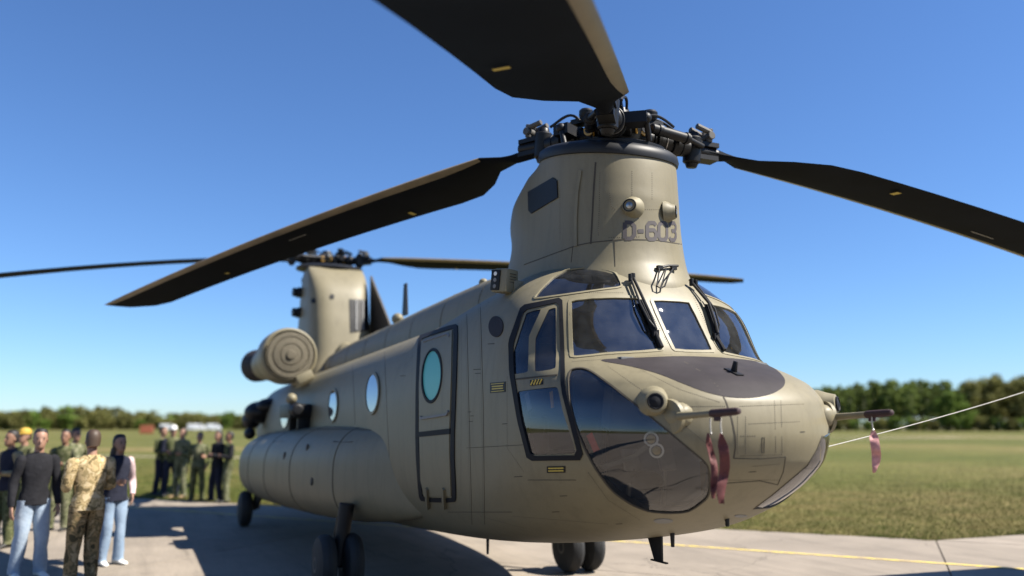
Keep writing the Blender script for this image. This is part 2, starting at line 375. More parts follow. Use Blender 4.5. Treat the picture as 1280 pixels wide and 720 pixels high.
# concrete apron: slabs laid along the field edge
E1 = np.array([.769, .639]); E2 = np.array([-.639, .769]); O2 = np.array([5.62, -8.45])
def ap(s, t, z=0.): q = O2 + E1*s + E2*t; return (q[0], q[1], z)
apron = MB().add([ap(0, 0, -.034), ap(62, 0, -.034), ap(62, 40, -.034), ap(-34, 40, -.034), ap(-34, -10, -.034), ap(-10, -10, -.034)], [(0, 1, 2, 3, 4, 5)]).build('apron', M['joint'], smooth=0)
tag(apron, kind='structure')
_slabs = {}
def slab(s0, t0, ls, lt):
    k = (ls, lt)
    if k not in _slabs:
        g = .009; mb = MB(); mb.box((ls/2, lt/2, -.016), (ls-2*g, lt-2*g, .032)); o = mb.build('concrete_slab', M['concrete'], apron, smooth=0, bevel=.006)
        _slabs[k] = o.data
    else: o = bpy.data.objects.new('concrete_slab', _slabs[k]); COL.objects.link(o); o.parent = apron
    p = ap(s0, t0); o.location = (p[0], p[1], random.uniform(-.002, 0)); o.rotation_euler = (0, 0, math.atan2(E1[1], E1[0]))
for i in range(-6, 12):
    for j in range(0, 8): slab(i*5., j*5., 5., 5.)
def slab_tri(s0, t0):
    g = .012; P = [(g, 5-g), (5-2.4*g, 5-g), (g, 2.4*g)]; mb = MB(); mb.add([(x, y, 0) for x, y in P]+[(x, y, -.032) for x, y in P], [(0, 1, 2), (5, 4, 3), (0, 3, 4, 1), (1, 4, 5, 2), (2, 5, 3, 0)])
    o = mb.build('concrete_slab', M['concrete'], apron, smooth=0); p = ap(s0, t0); o.location = (p[0], p[1], 0); o.rotation_euler = (0, 0, math.atan2(E1[1], E1[0]))
slab_tri(-5, -5); slab_tri(-10, -10)
for i in range(-6, -1): slab(i*5., -5., 5., 5.)
for i in range(-6, -2): slab(i*5., -10., 5., 5.)
# yellow guide line, laid on the slabs
ya = at(758, 675.5, 2, 0)[:2]; yb = at(1280, 711.5, 2, 0)[:2]; yd = (yb-ya)/np.linalg.norm(yb-ya); yn = np.array([-yd[1], yd[0]])
m_, n_, l_, b_ = node_mat('worn_yellow'); tcw = n_.new('ShaderNodeNewGeometry'); zz = n_.new('ShaderNodeTexNoise'); zz.inputs['Scale'].default_value = 9; zz.inputs['Detail'].default_value = 8
l_.new(tcw.outputs['Position'], zz.inputs['Vector']); rr = n_.new('ShaderNodeValToRGB'); rr.color_ramp.elements[0].position = .42; rr.color_ramp.elements[0].color = (.38, .28, .15, 1)
rr.color_ramp.elements[1].position = .56; rr.color_ramp.elements[1].color = (.58, .45, .085, 1); l_.new(zz.outputs['Fac'], rr.inputs[0]); l_.new(rr.outputs[0], b_.inputs['Base Color']); b_.inputs['Roughness'].default_value = .8
M['line'] = m_
mb = MB(); p0 = ya-yd*16; p1 = yb+yd*9; hw = .055
mb.add([(*(p0+yn*hw), .005), (*(p0-yn*hw), .005), (*(p1-yn*hw), .005), (*(p1+yn*hw), .005)], [(0, 1, 2, 3)])
tag(mb.build('yellow_line', M['line'], smooth=0), kind='structure')
# far pale tracks crossing the field
def strip(name, pts, wd, m, z):
    P = np.array(pts); mb = MB(); vs_ = []
    for k in range(len(P)):
        t = P[min(k+1, len(P)-1)]-P[max(k-1, 0)]; t = t/np.linalg.norm(t); nn = np.array([-t[1], t[0]]); q = wd*(1+.25*math.sin(k*2.3))/2
        vs_ += [(*(P[k]+nn*q), z), (*(P[k]-nn*q), z)]
    fs = [(2*k, 2*k+1, 2*k+3, 2*k+2) for k in range(len(P)-1)]
    return tag(mb.add(vs_, fs).build(name, m, smooth=0), kind='structure')
def gpt(x, y): return at(x, y, 2, GZ)[:2]
strip('dirt_track', [gpt(x, y) for x, y in ((700, 545.5), (1000, 545.5), (1080, 546), (1180, 546.6), (1300, 547.4), (1400, 548.5))], 3.2, M['track'], GZ+.03)
strip('dirt_track', [gpt(x, y) for x, y in ((1010, 548.5), (1060, 549.5), (1130, 548.3), (1200, 547.2))], 1.6, M['track'], GZ+.035)
strip('far_road', [gpt(x, y) for x, y in ((900, 535.6), (1100, 535.7), (1240, 535.4), (1400, 535.2))], 9., mat('far_asphalt', (.4, .4, .4), .9), GZ+.04)
strip('dirt_track', [gpt(x, y) for x, y in ((-60, 566), (60, 569), (170, 571), (330, 573))], 1.0, M['track'], GZ+.03)
# ---- grass blades near the apron edge (uncountable)
def grass_mat():
    m, n, l, b = node_mat('grass_blade'); gp = n.new('ShaderNodeNewGeometry'); z = n.new('ShaderNodeTexNoise'); z.inputs['Scale'].default_value = .7; z.inputs['Detail'].default_value = 7
    l.new(gp.outputs['Position'], z.inputs['Vector']); r = n.new('ShaderNodeValToRGB'); e = r.color_ramp.elements
    e[0].position = .35; e[0].color = (.060, .088, .016, 1); e[1].position = .68; e[1].color = (.20, .165, .066, 1); k = r.color_ramp.elements.new(.5); k.color = (.105, .115, .032, 1)
    l.new(z.outputs['Fac'], r.inputs[0])
    mr = n.new('ShaderNodeMapRange'); mr.inputs[3].default_value = .6; mr.inputs[4].default_value = 1.5; l.new(gp.outputs['Random Per Island'], mr.inputs[0])
    vm = n.new('ShaderNodeVectorMath'); vm.operation = 'SCALE'; l.new(r.outputs[0], vm.inputs[0]); l.new(mr.outputs[0], vm.inputs['Scale']); l.new(vm.outputs[0], b.inputs['Base Color'])
    b.inputs['Roughness'].default_value = .8; b.inputs['Specular IOR Level'].default_value = .1; return m
M['grass'] = grass_mat()
def grass(name, N, sampler, hmin, hmax, wd):
    P = sampler(N); N = len(P); a = rng.uniform(0, 2*math.pi, N); h = rng.uniform(hmin, hmax, N)*rng.uniform(.5, 1.15, N); lean = rng.uniform(0, .55, N)*h; b = rng.uniform(0, 2*math.pi, N)
    d = np.sqrt(((P-CAM[:2])**2).sum(1)); ww = wd*np.clip(d/14, 1, 2.2)
    V = np.zeros((N, 3, 3)); V[:, 0, :2] = P + np.stack([np.cos(a), np.sin(a)], 1)*ww[:, None]; V[:, 1, :2] = P - np.stack([np.cos(a), np.sin(a)], 1)*ww[:, None]
    V[:, 2, :2] = P + np.stack([np.cos(b), np.sin(b)], 1)*lean[:, None]; V[:, :2, 2] = GZ-.01; V[:, 2, 2] = GZ+h
    me = bpy.data.meshes.new(name); me.vertices.add(3*N); me.vertices.foreach_set('co', V.ravel()); me.loops.add(3*N); me.loops.foreach_set('vertex_index', np.arange(3*N))
    me.polygons.add(N); me.polygons.foreach_set('loop_start', np.arange(N)*3); me.polygons.foreach_set('loop_total', np.full(N, 3)); me.update(calc_edges=True); me.materials.append(M['grass'])
    return tag(link(name, me), 'short dry green grass growing beside the concrete apron', 'grass', kind='stuff')
def samp(N):
    # along the apron edge, thinning out away from it; only in the part the camera looks at
    s = rng.uniform(-9, 62, N); t = -rng.exponential(7., N)-.02
    edge = np.where(s < 0, s, 0.) + .05*np.sin(s*7)+.04*np.sin(s*17.3) - rng.exponential(.03, N) + .06
    t = t + edge; P = O2 + s[:, None]*E1 + t[:, None]*E2
    v = P-CAM[:2]; dep = v@np.array([math.cos(YAW), math.sin(YAW)]); lat = v@np.array([math.sin(YAW), -math.cos(YAW)])
    k = (dep > 2) & (np.abs(lat) < dep*.7+1) & (dep < 60); 
    return P[k]
grass('grass_verge', 700000, samp, .02, .062, .0045)
def samp2(N):
    s = rng.uniform(-4, 40, N); t = .05-np.abs(rng.normal(0, .10, N))+.05*np.sin(s*5.1)+.05*np.sin(s*11.7); t = t+np.where(s < 0, s, 0.); c = np.sin(s*3.1)+np.sin(s*7.7+1)+rng.normal(0, .6, N)
    P = O2 + s[:, None]*E1 + t[:, None]*E2; return P[c > .2]
grass('grass_tufts', 42000, samp2, .05, .15, .005)
# ================================================================== THE HELICOPTER
HELI = empty('helicopter', (0, 0, 0))
tag(HELI, 'large tan tandem-rotor military helicopter parked on the concrete apron', 'helicopter')
def interp(x, xs, ys): return np.interp(x, xs, ys)
def pchip(xs, ys):
    xs = np.array(xs, float); ys = np.array(ys, float); h = np.diff(xs); d = np.diff(ys)/h; m = np.zeros(len(xs)); m[0] = d[0]; m[-1] = d[-1]
    for i in range(1, len(xs)-1):
        if d[i-1]*d[i] > 0:
            w1 = 2*h[i]+h[i-1]; w2 = h[i]+2*h[i-1]; m[i] = (w1+w2)/(w1/d[i-1]+w2/d[i])
    def f(x):
        x = np.clip(x, xs[0], xs[-1]); i = np.clip(np.searchsorted(xs, x, side='right')-1, 0, len(h)-1); t = (x-xs[i])/h[i]
        return ys[i]*(2*t**3-3*t**2+1)+m[i]*h[i]*(t**3-2*t**2+t)+ys[i+1]*(-2*t**3+3*t**2)+m[i+1]*h[i]*(t**3-t**2)
    return f
x0f = pchip([.30, .62, .72, .80, .90, 1.0, 1.12, 1.25, 1.34, 1.5, 1.67, 1.85, 2.05, 2.19, 2.3, 2.37, 2.43, 2.47, 2.91, 3.02, 3.12, 3.22, 3.32, 3.42],
            [12, 5.6, 4.2, 3.1, 2.35, 1.75, 1.22, .88, .70, .46, .30, .25, .29, .42, .68, .90, 1.07, 1.125, 1.385, 1.47, 1.56, 1.68, 1.95, 2.6])
af = pchip([.3, .9, 1.1, 1.3, 2.15, 2.3, 2.44, 2.9, 3.3], [1.0, 1.2, 1.5, 1.72, 1.75, 1.5, 1.1, .8, .9])
zbf = pchip([0, 6, 11.5, 13, 14.5, 15.7], [.72, .60, .52, .62, 1.25, 1.9])
topf = pchip([0, 2.4, 3.2, 5.0, 16], [3.27, 3.27, 3.22, 3.08, 3.07])
def halfw(x, z):
    sh = -.024*(x-6); zz = z-sh; top = topf(x); mid = 1.9; bot = zbf(x)
    t = np.where(zz > mid, (zz-mid)/(top-mid), (mid-zz)/(mid-bot)); p = np.where(zz > mid, 2.75, 3.0)
    B = 1.265*np.maximum(0, 1-np.abs(t)**p)**(1/p)
    B = B*(1-.10*np.clip((x-12.5)/3.2, 0, 1)**2)
    s = np.clip((x-x0f(z))/af(z), 0, 1); g = np.maximum(0, 1-(1-s)**2.2)**(1/2.2)
    return B*g
XN = .25
def body_fn(th, v):
    x = XN + v*v; zc = 1.86+.09*np.clip((x-12.5)/3, 0, 1)**2
    lo = np.zeros_like(th); hi = np.full_like(th, 2.2); sn = np.sin(th); cs = np.cos(th)
    for _ in range(26):
        r = (lo+hi)/2; ins = np.abs(r*sn) < halfw(x, zc-r*cs); lo = np.where(ins, r, lo); hi = np.where(ins, hi, r)
    r = (lo+hi)/2; return np.stack([x, r*sn, zc-r*cs], 1)
XEND = 15.6
vr = np.concatenate([np.arange(.035, 1.55, .0225), np.sqrt(np.arange(1.56**2, 5.2, .045)), np.sqrt(np.arange(5.2, XEND-XN, .16)), [math.sqrt(XEND-XN)]])
th = np.linspace(0, 2*math.pi, 193)
BODY = Surf(body_fn, th, vr)
# sign: outward normal
_q = BODY.nrm(np.array([math.pi/2]), np.array([2.]))[0]; BODY.sign = 1 if _q[1] > 0 else -1
# ---- window openings (outlines seen from the camera, carried onto the hull; right-hand ones mirrored to the left)
def mir(P): return [(2*math.pi-a, b) for a, b in P]
WIN = {
 'windshield': [(712, 375), (740, 372), (770, 371), (799, 372), (814, 404), (829, 437), (800, 440), (760, 442), (735, 445), (714, 447)],
 'brow_window': [(666, 374), (675, 362), (690, 347), (708, 337), (738, 334), (770, 340), (779, 359), (753, 362), (703, 369)],
 'door_quarter_window': [(658, 391), (677, 386), (661, 420), (660, 465), (643, 468), (642, 440)],
 'door_sliding_window': [(686, 387), (695, 384), (695, 461), (668, 465), (669, 423)],
 'door_lower_window': [(646, 489), (697, 483), (703, 513), (721, 567), (663, 569), (652, 524)],
 'chin_window': [(710, 461), (733, 459), (765, 482), (800, 510), (840, 543), (870, 568), (886, 582), (888, 612), (884, 624), (861, 641), (834, 642), (811, 640), (790, 632), (765, 615), (745, 588), (730, 560), (718, 530), (710, 495)],
}
HOLES = []; PANES = []
for k, P in WIN.items():
    q = BODY.uvs(round_poly(P, 2, .06 if k in ('windshield', 'door_quarter_window', 'door_sliding_window', 'door_lower_window') else .14) if k != 'chin_window' else round_poly(P, 3, .2), 4)
    PANES.append((k, q))
    if k == 'chin_window':     # the left chin pane reaches a little further in towards the nose
        up_ = mir(BODY.uvl([(710, 461), (733, 459), (765, 482), (800, 510), (835, 539)], 5)); lo_ = mir(BODY.uvl([(834, 642), (811, 640), (790, 632), (765, 615), (745, 588), (730, 560), (718, 530), (710, 495)], 5))
        PANES.append((k, up_+BODY.uvl([(1027, 546), (1021, 562), (1009, 582), (990, 598), (965, 619), (942, 636)], 4)+lo_))
    else: PANES.append((k, mir(q)))
ctr = BODY.uvs(round_poly([(813, 374), (862, 376.5), (893, 440), (842, 438.5)], 2, .05), 4); PANES.append(('centre_windshield', ctr))
HOLES = [q for _, q in PANES]
# ---- hull with the openings cut out
def hull(off, vmax, holes, outer=True):
    vr_ = vr[vr <= vmax+1e-6]; U, V = np.meshgrid(th[:-1], vr_)
    # front part triangulated around the openings
    vcut = vr_[np.searchsorted(vr_, 1.62)] if vmax > 1.62 else vr_[-1]
    rows = vr_[vr_ <= vcut+1e-9]
    G = np.array([(a, b) for b in rows for a in th])
    keep = np.ones(len(G), bool)
    Vl = [Vector(p) for p in G]; Ed = []
    for h in holes:
        b0 = len(Vl); Vl += [Vector(p) for p in h]; Ed += [(b0+i, b0+(i+1) % len(h)) for i in range(len(h))]
    vo, eo, fo, *_ = delaunay_2d_cdt(Vl, Ed, [], 0, 1e-7)
    vo = np.array([tuple(p) for p in vo]); F = np.array([tuple(f) for f in fo]); ce = vo[F].mean(1); k = np.ones(len(F), bool)
    for h in holes: k &= ~inside(ce, h)
    F = F[k]
    faces = [tuple(int(i) for i in f) for f in F]; UV = list(map(tuple, vo))
    # rear part as quads
    rest = vr_[vr_ >= vcut-1e-9]
    if len(rest) > 1:
        b0 = len(UV)
        UV += [(a, b) for b in rest for a in th]; nu = len(th)
        for j in range(len(rest)-1):
            for i in range(nu-1): a = b0+j*nu+i; faces.append((a, a+1, a+nu+1, a+nu))
    UV = np.array(UV); N = BODY.nrm(UV[:, 0], UV[:, 1]); X = BODY.fn(UV[:, 0], UV[:, 1])+N*off
    nv = len(X); 
    # nose cap and tail cap
    first = [int(i) for i in np.where(np.abs(UV[:, 1]-vr_[0]) < 1e-9)[0]]; first.sort(key=lambda i: UV[i, 0])
    return X, N, faces, UV, first
def mesh_from(name, X, faces, mats, N=None, parent=None, mi=None):
    me = bpy.data.meshes.new(name); me.from_pydata([tuple(p) for p in X], [], faces)
    for m in mats: me.materials.append(m)
    if mi is not None: me.polygons.foreach_set('material_index', mi)
    bm = bmesh.new(); bm.from_mesh(me)
    bmesh.ops.remove_doubles(bm, verts=bm.verts, dist=1e-5); bmesh.ops.recalc_face_normals(bm, faces=bm.faces)
    for f in bm.faces: f.smooth = True
    bm.to_mesh(me); bm.free(); return link(name, me, parent)
X, N, faces, UV, first = hull(0., vr[-1], HOLES)
tip = len(X); X = np.vstack([X, [[XN, 0, 1.86]]]); N = np.vstack([N, [[-1, 0, 0]]])
for a, b in zip(first[:-1], first[1:]): faces.append((a, b, tip))
last = sorted([int(i) for i in np.where(np.abs(UV[:, 1]-vr[-1]) < 1e-9)[0]], key=lambda i: UV[i, 0])
tl = len(X); X = np.vstack([X, [[XEND+.12, 0, 2.3]]])
for a, b in zip(last[:-1], last[1:]): faces.append((a, b, tl))
def outward(X, faces, N):
    out = []
    for f in faces:
        a, b, c = X[f[0]], X[f[1]], X[f[2]]
        if np.dot(np.cross(b-a, c-a), N[f[0]]+N[f[1]]) < 0: f = tuple(reversed(f))
        out.append(f)
    return out
faces = outward(X, faces, np.vstack([N, [[1, 0, 0]]]))
me = bpy.data.meshes.new('fuselage'); me.from_pydata([tuple(p) for p in X], [], faces); me.materials.append(M['paint'])
me.polygons.foreach_set('use_smooth', np.ones(len(faces), bool)); me.update()
Nn = np.vstack([N, [[1, 0, 0]]]); me.normals_split_custom_set_from_vertices([tuple(p) for p in Nn])
FUS = link('fuselage', me, HELI)
# flip check: outward winding is not needed for opaque paint, custom normals carry the shading
# inner cockpit lining and the reveals of the openings
X, N, faces, UV, first = hull(-.055, 1.5, HOLES)
me = bpy.data.meshes.new('cockpit_lining'); me.from_pydata([tuple(p) for p in X], [], faces); me.materials.append(M['inner']); me.update(); link('cockpit_lining', me, FUS)
mb = MB()
for k, q in PANES:
    q = np.array(q); n = BODY.nrm(q[:, 0], q[:, 1]); A = BODY.fn(q[:, 0], q[:, 1]); L = len(q); 
    mb.add(list(A)+list(A-n*.055), [(i, (i+1) % L, L+(i+1) % L, L+i) for i in range(L)])
mb.build('window_reveals', M['seal'], FUS, smooth=50)
gm = {'windshield': M['glass'], 'centre_windshield': M['glass'], 'brow_window': M['glassb'], 'chin_window': M['glassd'], 'door_lower_window': M['glassd'], 'door_quarter_window': M['glasss'], 'door_sliding_window': M['glasss']}
for k, q in PANES:
    BODY.patch(k+'_pane', q, gm[k], -.006, 0., FUS, du=.03, dv=.0225)
# frames around the panes: a raised painted rim
def rim(name, q, wd, m, off=.006, closed=True):
    q = list(q); q2 = q+[q[0], q[1]]; return BODY.ribbon(name, q2, wd, m, off, FUS, thick=.012)
for k, q in PANES:
    if k in ('windshield', 'centre_windshield'): rim('windshield_frame', q, .03, M['paint2'])
    if k == 'brow_window': rim('brow_window_frame', q, .018, M['paint2'])
    if k == 'chin_window': rim('chin_window_frame', q, .012, M['seam'], .003)
# cockpit side door: black seal, warning marks
def both(poly, f):
    f(poly); f(mir(poly))
so_ = BODY.uvs(round_poly([(636, 427), (652, 382), (703, 372), (705, 420), (707, 485), (731, 575), (660, 576), (647, 525), (637, 465)], 1, .08), 4)
si_ = BODY.uvs(round_poly([(642, 431), (656, 388), (698.5, 378), (700, 420), (701.5, 486), (723, 569), (664, 570), (652, 524), (643, 466)], 1, .08), 4)
BODY.patch('cockpit_door_seal', so_, M['seal'], .007, .012, FUS, holes=[si_], du=.03, dv=.02)
BODY.patch('cockpit_door_seal', mir(so_), M['seal'], .007, .012, FUS, holes=[mir(si_)], du=.03, dv=.02)
BODY.ribbon('door_sill_seam', BODY.uvl([(645, 474), (697, 468.5)], 4), .012, M['seam'], .003, FUS)
# anti-glare deck on the nose
ag = BODY.uvs(round_poly([(742, 450), (790, 447.5), (848, 445), (900, 446.5), (945, 451), (970, 461), (982, 474), (980, 484), (965, 493), (940, 498), (910, 497), (880, 490), (850, 478), (820, 466), (785, 457)], 2, .22), 5)
BODY.patch('antiglare_panel', ag, M['glare'], .0022, .002, FUS, du=.03, dv=.02)
# ---- crew entrance door on the right side (upper and lower halves), windows
def ell_px(cx, cy, rx, ry, n=36, rot=0.): return [(cx+rx*math.cos(q)*math.cos(rot)-ry*math.sin(q)*math.sin(rot), cy+rx*math.cos(q)*math.sin(rot)+ry*math.sin(q)*math.cos(rot)) for q in [2*math.pi*k/n for k in range(n)]]
CD = [(523, 424), (526, 419), (570, 405), (573, 408), (571.5, 470), (568, 560), (571, 622), (569, 628), (528, 627), (524, 620), (520, 560), (520.5, 480)]
CDi = [(527, 426), (529, 423), (566, 411), (568, 413), (566.5, 470), (563.5, 560), (566, 619), (565, 623), (531, 622), (528, 617), (524, 560), (524.5, 480)]
cdo = BODY.uvs(round_poly(CD, 1, .2), 4); cdi = BODY.uvs(round_poly(CDi, 1, .2), 4)
BODY.patch('crew_door_seal', cdo, M['seal'], .010, .016, FUS, holes=[cdi], du=.04, dv=.01)
up = BODY.uvs([(527.5, 427), (566, 413), (565, 470), (563, 536), (525, 540), (525, 480)], 4)
lowp = BODY.uvs([(525, 546), (562.5, 542), (562.5, 560), (564.5, 620), (531, 620.5), (526.5, 600)], 4)
ov = BODY.uvs(ell_px(541.5, 470, 12.2, 32.5, rot=.06), 3)
dpan = BODY.patch('crew_door', up, M['paint2'], .012, .014, FUS, holes=[ov], du=.04, dv=.01)
BODY.patch('crew_door_step', lowp, M['paint2'], .010, .012, FUS, du=.04, dv=.01)
BODY.ribbon('crew_door_split', BODY.uvl([(521, 543.5), (564, 539)], 3), .05, M['seal'], .016, FUS, thick=.02)
BODY.ribbon('crew_door_grab_rail', BODY.uvl([(528, 521), (529, 523), (561, 518), (563, 514)], 3), .022, M['innerlt'], .03, FUS, thick=.02)
BODY.ribbon('crew_door_grab_rail', BODY.uvl([(531, 428), (561, 418), (563, 421)], 3), .016, M['innerlt'], .022, FUS, thick=.012)
BODY.patch('door_window_pane', ov, M['teal'], .008, 0, FUS, du=.03, dv=.006)
rim('door_window_frame', BODY.uvs(ell_px(541.5, 470, 12.2, 32.5, rot=.06), 3), .03, M['seal'], .02)
for x in (536, 557): BODY.ribbon('door_hinge', BODY.uvl([(x, 610), (x+.5, 634)], 3), .035, M['paint'], .035, FUS, thick=.04)
for cx, cy, rx, ry in ((466.3, 492, 8.2, 25), (417, 507, 5.6, 20), (356, 522, 5, 14)):
    q = BODY.uvs(ell_px(cx, cy, rx, ry, 28, .05), 3)
    BODY.patch('cabin_window_pane', q, M['skywin'], .012, .01, FUS, du=.04, dv=.006); rim('cabin_window_frame', q, .035, M['paint2'], .02)
    BODY.patch('cabin_window_pane', mir(q), M['skywin'], .012, .01, FUS, du=.04, dv=.006)
q = BODY.uvs(ell_px(620.5, 408.5, 9, 13), 3); BODY.patch('round_vent_cover', q, M['glare'], .008, .01, FUS, du=.03, dv=.008)
# data plates and warning labels (painted print)
def plate(name, poly, m, lines=None, m2=None, off=.004):
    BODY.patch(name, BODY.uvs(poly, 3), m, off, .004, FUS, du=.03, dv=.01)
    for a, b, wd in (lines or []): BODY.ribbon(name+'_print', BODY.uvl([a, b], 3), wd, m2, off+.002, FUS, thick=.0015)
M['yprint'] = mat('yellow_print', (.42, .32, .06), .6)
plate('rescue_plate', [(613, 478.5), (632, 477), (632, 490), (613, 491.5)], M['black'], [((614.5, 480.3), (630.5, 479), .006), ((615.5, 483.3), (629.5, 482.2), .010), ((615.5, 486.3), (629.5, 485.2), .010), ((614.5, 489.6), (630.5, 488.3), .006)], M['yprint'])
plate('hazard_mark', [(663, 475.5), (679, 473.5), (679, 480.5), (663, 482.5)], M['black'], [((664+3.6*k+3, 475.2-.4*k), (664+3.6*k, 481.6-.4*k), .014) for k in range(4)], M['yellow'])
plate('door_label', [(684, 583), (707, 582.5), (707, 590.5), (684, 591)], M['black'], [((686, 585.2), (705, 584.7), .009), ((686, 588.4), (705, 587.9), .009)], M['yprint'])
for (x, y) in ((529, 512), (531, 524), (537, 558), (538, 568)):
    plate('door_placard', [(x, y), (x+7, y-.6), (x+7, y+7), (x, y+7.6)], M['seam'], [((x+1.5, y+2), (x+5.5, y+1.7), .01), ((x+1.5, y+4.6), (x+5.5, y+4.3), .01)], M['yprint'])
# skin seams
def seam(px, wd=.006, m='seam', off=.0022): BODY.ribbon('skin_seam', BODY.uvl(px, 5), wd, M[m], off, FUS)
seam([(855, 452), (880, 467), (897, 483), (908, 503), (915, 525), (919, 545), (919, 560), (917, 573)], .009)
seam([(917, 573), (950, 573.5), (982, 571)]); seam([(982, 571), (979, 590), (972, 606)]); seam([(908, 604), (950, 601), (972, 606)])
seam([(720, 600), (660, 600)], .004); seam([(560, 640), (640, 640)], .004); seam([(600, 365), (604, 500), (606, 655)], .004); seam([(583, 560), (655, 556)], .004)
seam([(480, 420), (484, 520), (490, 640)], .005); seam([(440, 442), (444, 530)], .006); seam([(583, 372), (586, 500), (590, 655)], .004)
seam([(952.5, 547), (955.5, 547), (955, 566), (952, 566), (952.5, 547)], .004)
# small stencilled marks on the skin
for k_, (x, y, wd_) in enumerate(((592, 462, 9), (594, 467, 7), (585, 515, 4), (588, 520, 4), (586, 527, 5), (643, 596, 10), (700, 620, 9), (610, 430, 8), (560, 395, 8), (500, 470, 7), (770, 655, 8), (690, 640, 9), (628, 530, 6), (936, 590, 9), (1000, 540, 6), (870, 520, 8))):
    pl_ = BODY.uvl([(x, y), (x+wd_, y-.06*wd_)], 2)
    if len(pl_) > 1: BODY.ribbon('stencil_mark', pl_, .006, M['seam'], .002, FUS, thick=.0015)
# rivets along the nose panels
def rivets(surf, rows, parent, r=.0042, step=2.6):
    Q = []
    for px in rows:
        P = np.array(px, float); L = np.concatenate([[0], np.cumsum(np.linalg.norm(np.diff(P, axis=0), axis=1))]); n = int(L[-1]/step)
        for k in range(n):
            d = L[-1]*(k+.5)/n; q = surf.hit(np.interp(d, L, P[:, 0]), np.interp(d, L, P[:, 1]))
            if q is not None: Q.append(q)
    Q = np.array(Q); X = surf.fn(Q[:, 0], Q[:, 1]); N = surf.nrm(Q[:, 0], Q[:, 1]); mb = MB()
    for p, nn in zip(X, N):
        p = Vector(p); nn = Vector(nn); t = nn.orthogonal().normalized(); b = nn.cross(t)
        mb.add([p+nn*.0028]+[p+(t*math.cos(g)+b*math.sin(g))*r+nn*.0005 for g in (0, 1.05, 2.09, 3.14, 4.19, 5.24)], [(0, 1+i, 1+(i+1) % 6) for i in range(6)])
    o = mb.build('rivets', M['seam'], parent, smooth=0); o['kind'] = 'stuff'
rivets(BODY, ([(856, 508), (907, 508)], [(924, 508), (1005, 505)], [(922, 520), (922, 568)], [(932, 520), (932, 568)], [(968, 500), (970, 566)], [(976, 500), (978, 566)], [(925, 545), (945, 545)], [(925, 570), (978, 568)], [(908, 600), (975, 600)], [(800, 462), (850, 487), (900, 503)], [(760, 458), (800, 486), (842, 520), (885, 556)], [(720, 366), (780, 366)], [(800, 366), (835, 430)], [(866, 370), (898, 438)], [(715, 452), (840, 443)], [(634, 470), (634, 560), (655, 590)], [(735, 590), (760, 625), (800, 650)], [(935, 530), (1000, 527)], [(940, 583), (975, 580)], [(870, 610), (905, 622)], [(598, 372), (602, 500), (604, 650)], [(609, 372), (611, 380)], [(581, 375), (584, 500), (588, 650)], [(577, 400), (576, 620)], [(516, 430), (513, 530)], [(640, 645), (700, 650), (760, 655)], [(600, 645), (655, 660)]), FUS)
# ---- spine tunnel over the drive shaft
def loft(fn, us, vs_, name, m, parent, caps=True, smooth=40):
    U, V = np.meshgrid(us, vs_); P = fn(U.ravel(), V.ravel()); nu = len(us); F = []
    for j in range(len(vs_)-1):
        for i in range(nu-1): a = j*nu+i; F.append((a, a+1, a+nu+1, a+nu))
    mb = MB(); mb.add([tuple(p) for p in P], F)
    if caps: mb.f += [tuple(range(nu-1)), tuple((len(vs_)-1)*nu+i for i in range(nu-1))]; mb.m += [0, 0]
    return mb.build(name, m, parent, smooth=smooth)
tunz = pchip([3.0, 3.6, 4.5, 6.5, 8.5, 11, 12.6, 13.2], [3.58, 3.60, 3.61, 3.57, 3.50, 3.42, 3.3, 3.2])
def tun_fn(u, v):
    top = tunz(v); hw_ = .43; c = np.cos(u); s = np.sin(u); zb = 2.6
    return np.stack([v, hw_*np.sign(c)*np.abs(c)**.75*np.where(s < 0, 1.3, 1), np.where(s > 0, 3.05-.024*(v-6)+(top-3.05+.024*(v-6))*np.abs(s)**.8, 3.05-.024*(v-6)-.3*np.abs(s))], 1)
tun = loft(tun_fn, np.linspace(0, 2*math.pi, 41), np.linspace(2.8, 13.2, 40), 'spine_tunnel', M['paint'], HELI)
for x in (4.4, 5.6, 6.8, 8.0, 9.2, 10.4, 11.6):
    MB().tube([tun_fn(np.array([u]), np.array([x]))[0]*np.array([1, 1.004, 1])+np.array([0, 0, .0]) for u in np.linspace(0, math.pi, 21)], .003, 5).build('tunnel_seam', M['seam'], tun)
# ---- front pylon
pz = [2.80, 2.95, 3.06, 3.16, 3.26, 3.38, 3.5, 3.7, 3.9, 4.05, 4.2, 4.3, 4.36]
pxf = pchip(pz, [1.52, 1.46, 1.48, 1.53, 1.575, 1.60, 1.61, 1.62, 1.62, 1.63, 1.64, 1.65, 1.66])
pxa = pchip(pz, [5.6, 5.2, 4.85, 4.55, 4.3, 4.08, 3.95, 3.86, 3.92, 3.86, 3.5, 3.08, 2.92])
pw = pchip(pz, [.78, .745, .715, .69, .668, .65, .635, .62, .61, .61, .61, .61, .61])
TILT = .17
def pyl_fn(th_, z):
    c = np.cos(th_); s = np.sin(th_); xc = 2.3
    f = pxf(z); a = pxa(z); w_ = pw(z)
    n = np.where(c > 0, 2.05, 2.25)      # th=0 is forward, th=pi/2 starboard
    ex = np.sign(c)*np.abs(c)**(2/n); ey = np.sign(s)*np.abs(s)**(2/n)
    x = np.where(c > 0, xc-(xc-f)*ex, xc-(a-xc)*ex); k = np.clip((z-3.3)/1.0, 0, 1); k = k*k*(3-2*k)
    return np.stack([x, w_*ey, z-.03*k+TILT*k*np.clip(x-xc, -1, .6)], 1)
pth = np.linspace(-math.pi, math.pi, 145); pzs = np.linspace(2.82, 4.36, 70)
PYL = Surf(pyl_fn, pth, pzs); _q = PYL.nrm(np.array([0.]), np.array([3.8]))[0]; PYL.sign = 1 if _q[0] < 0 else -1
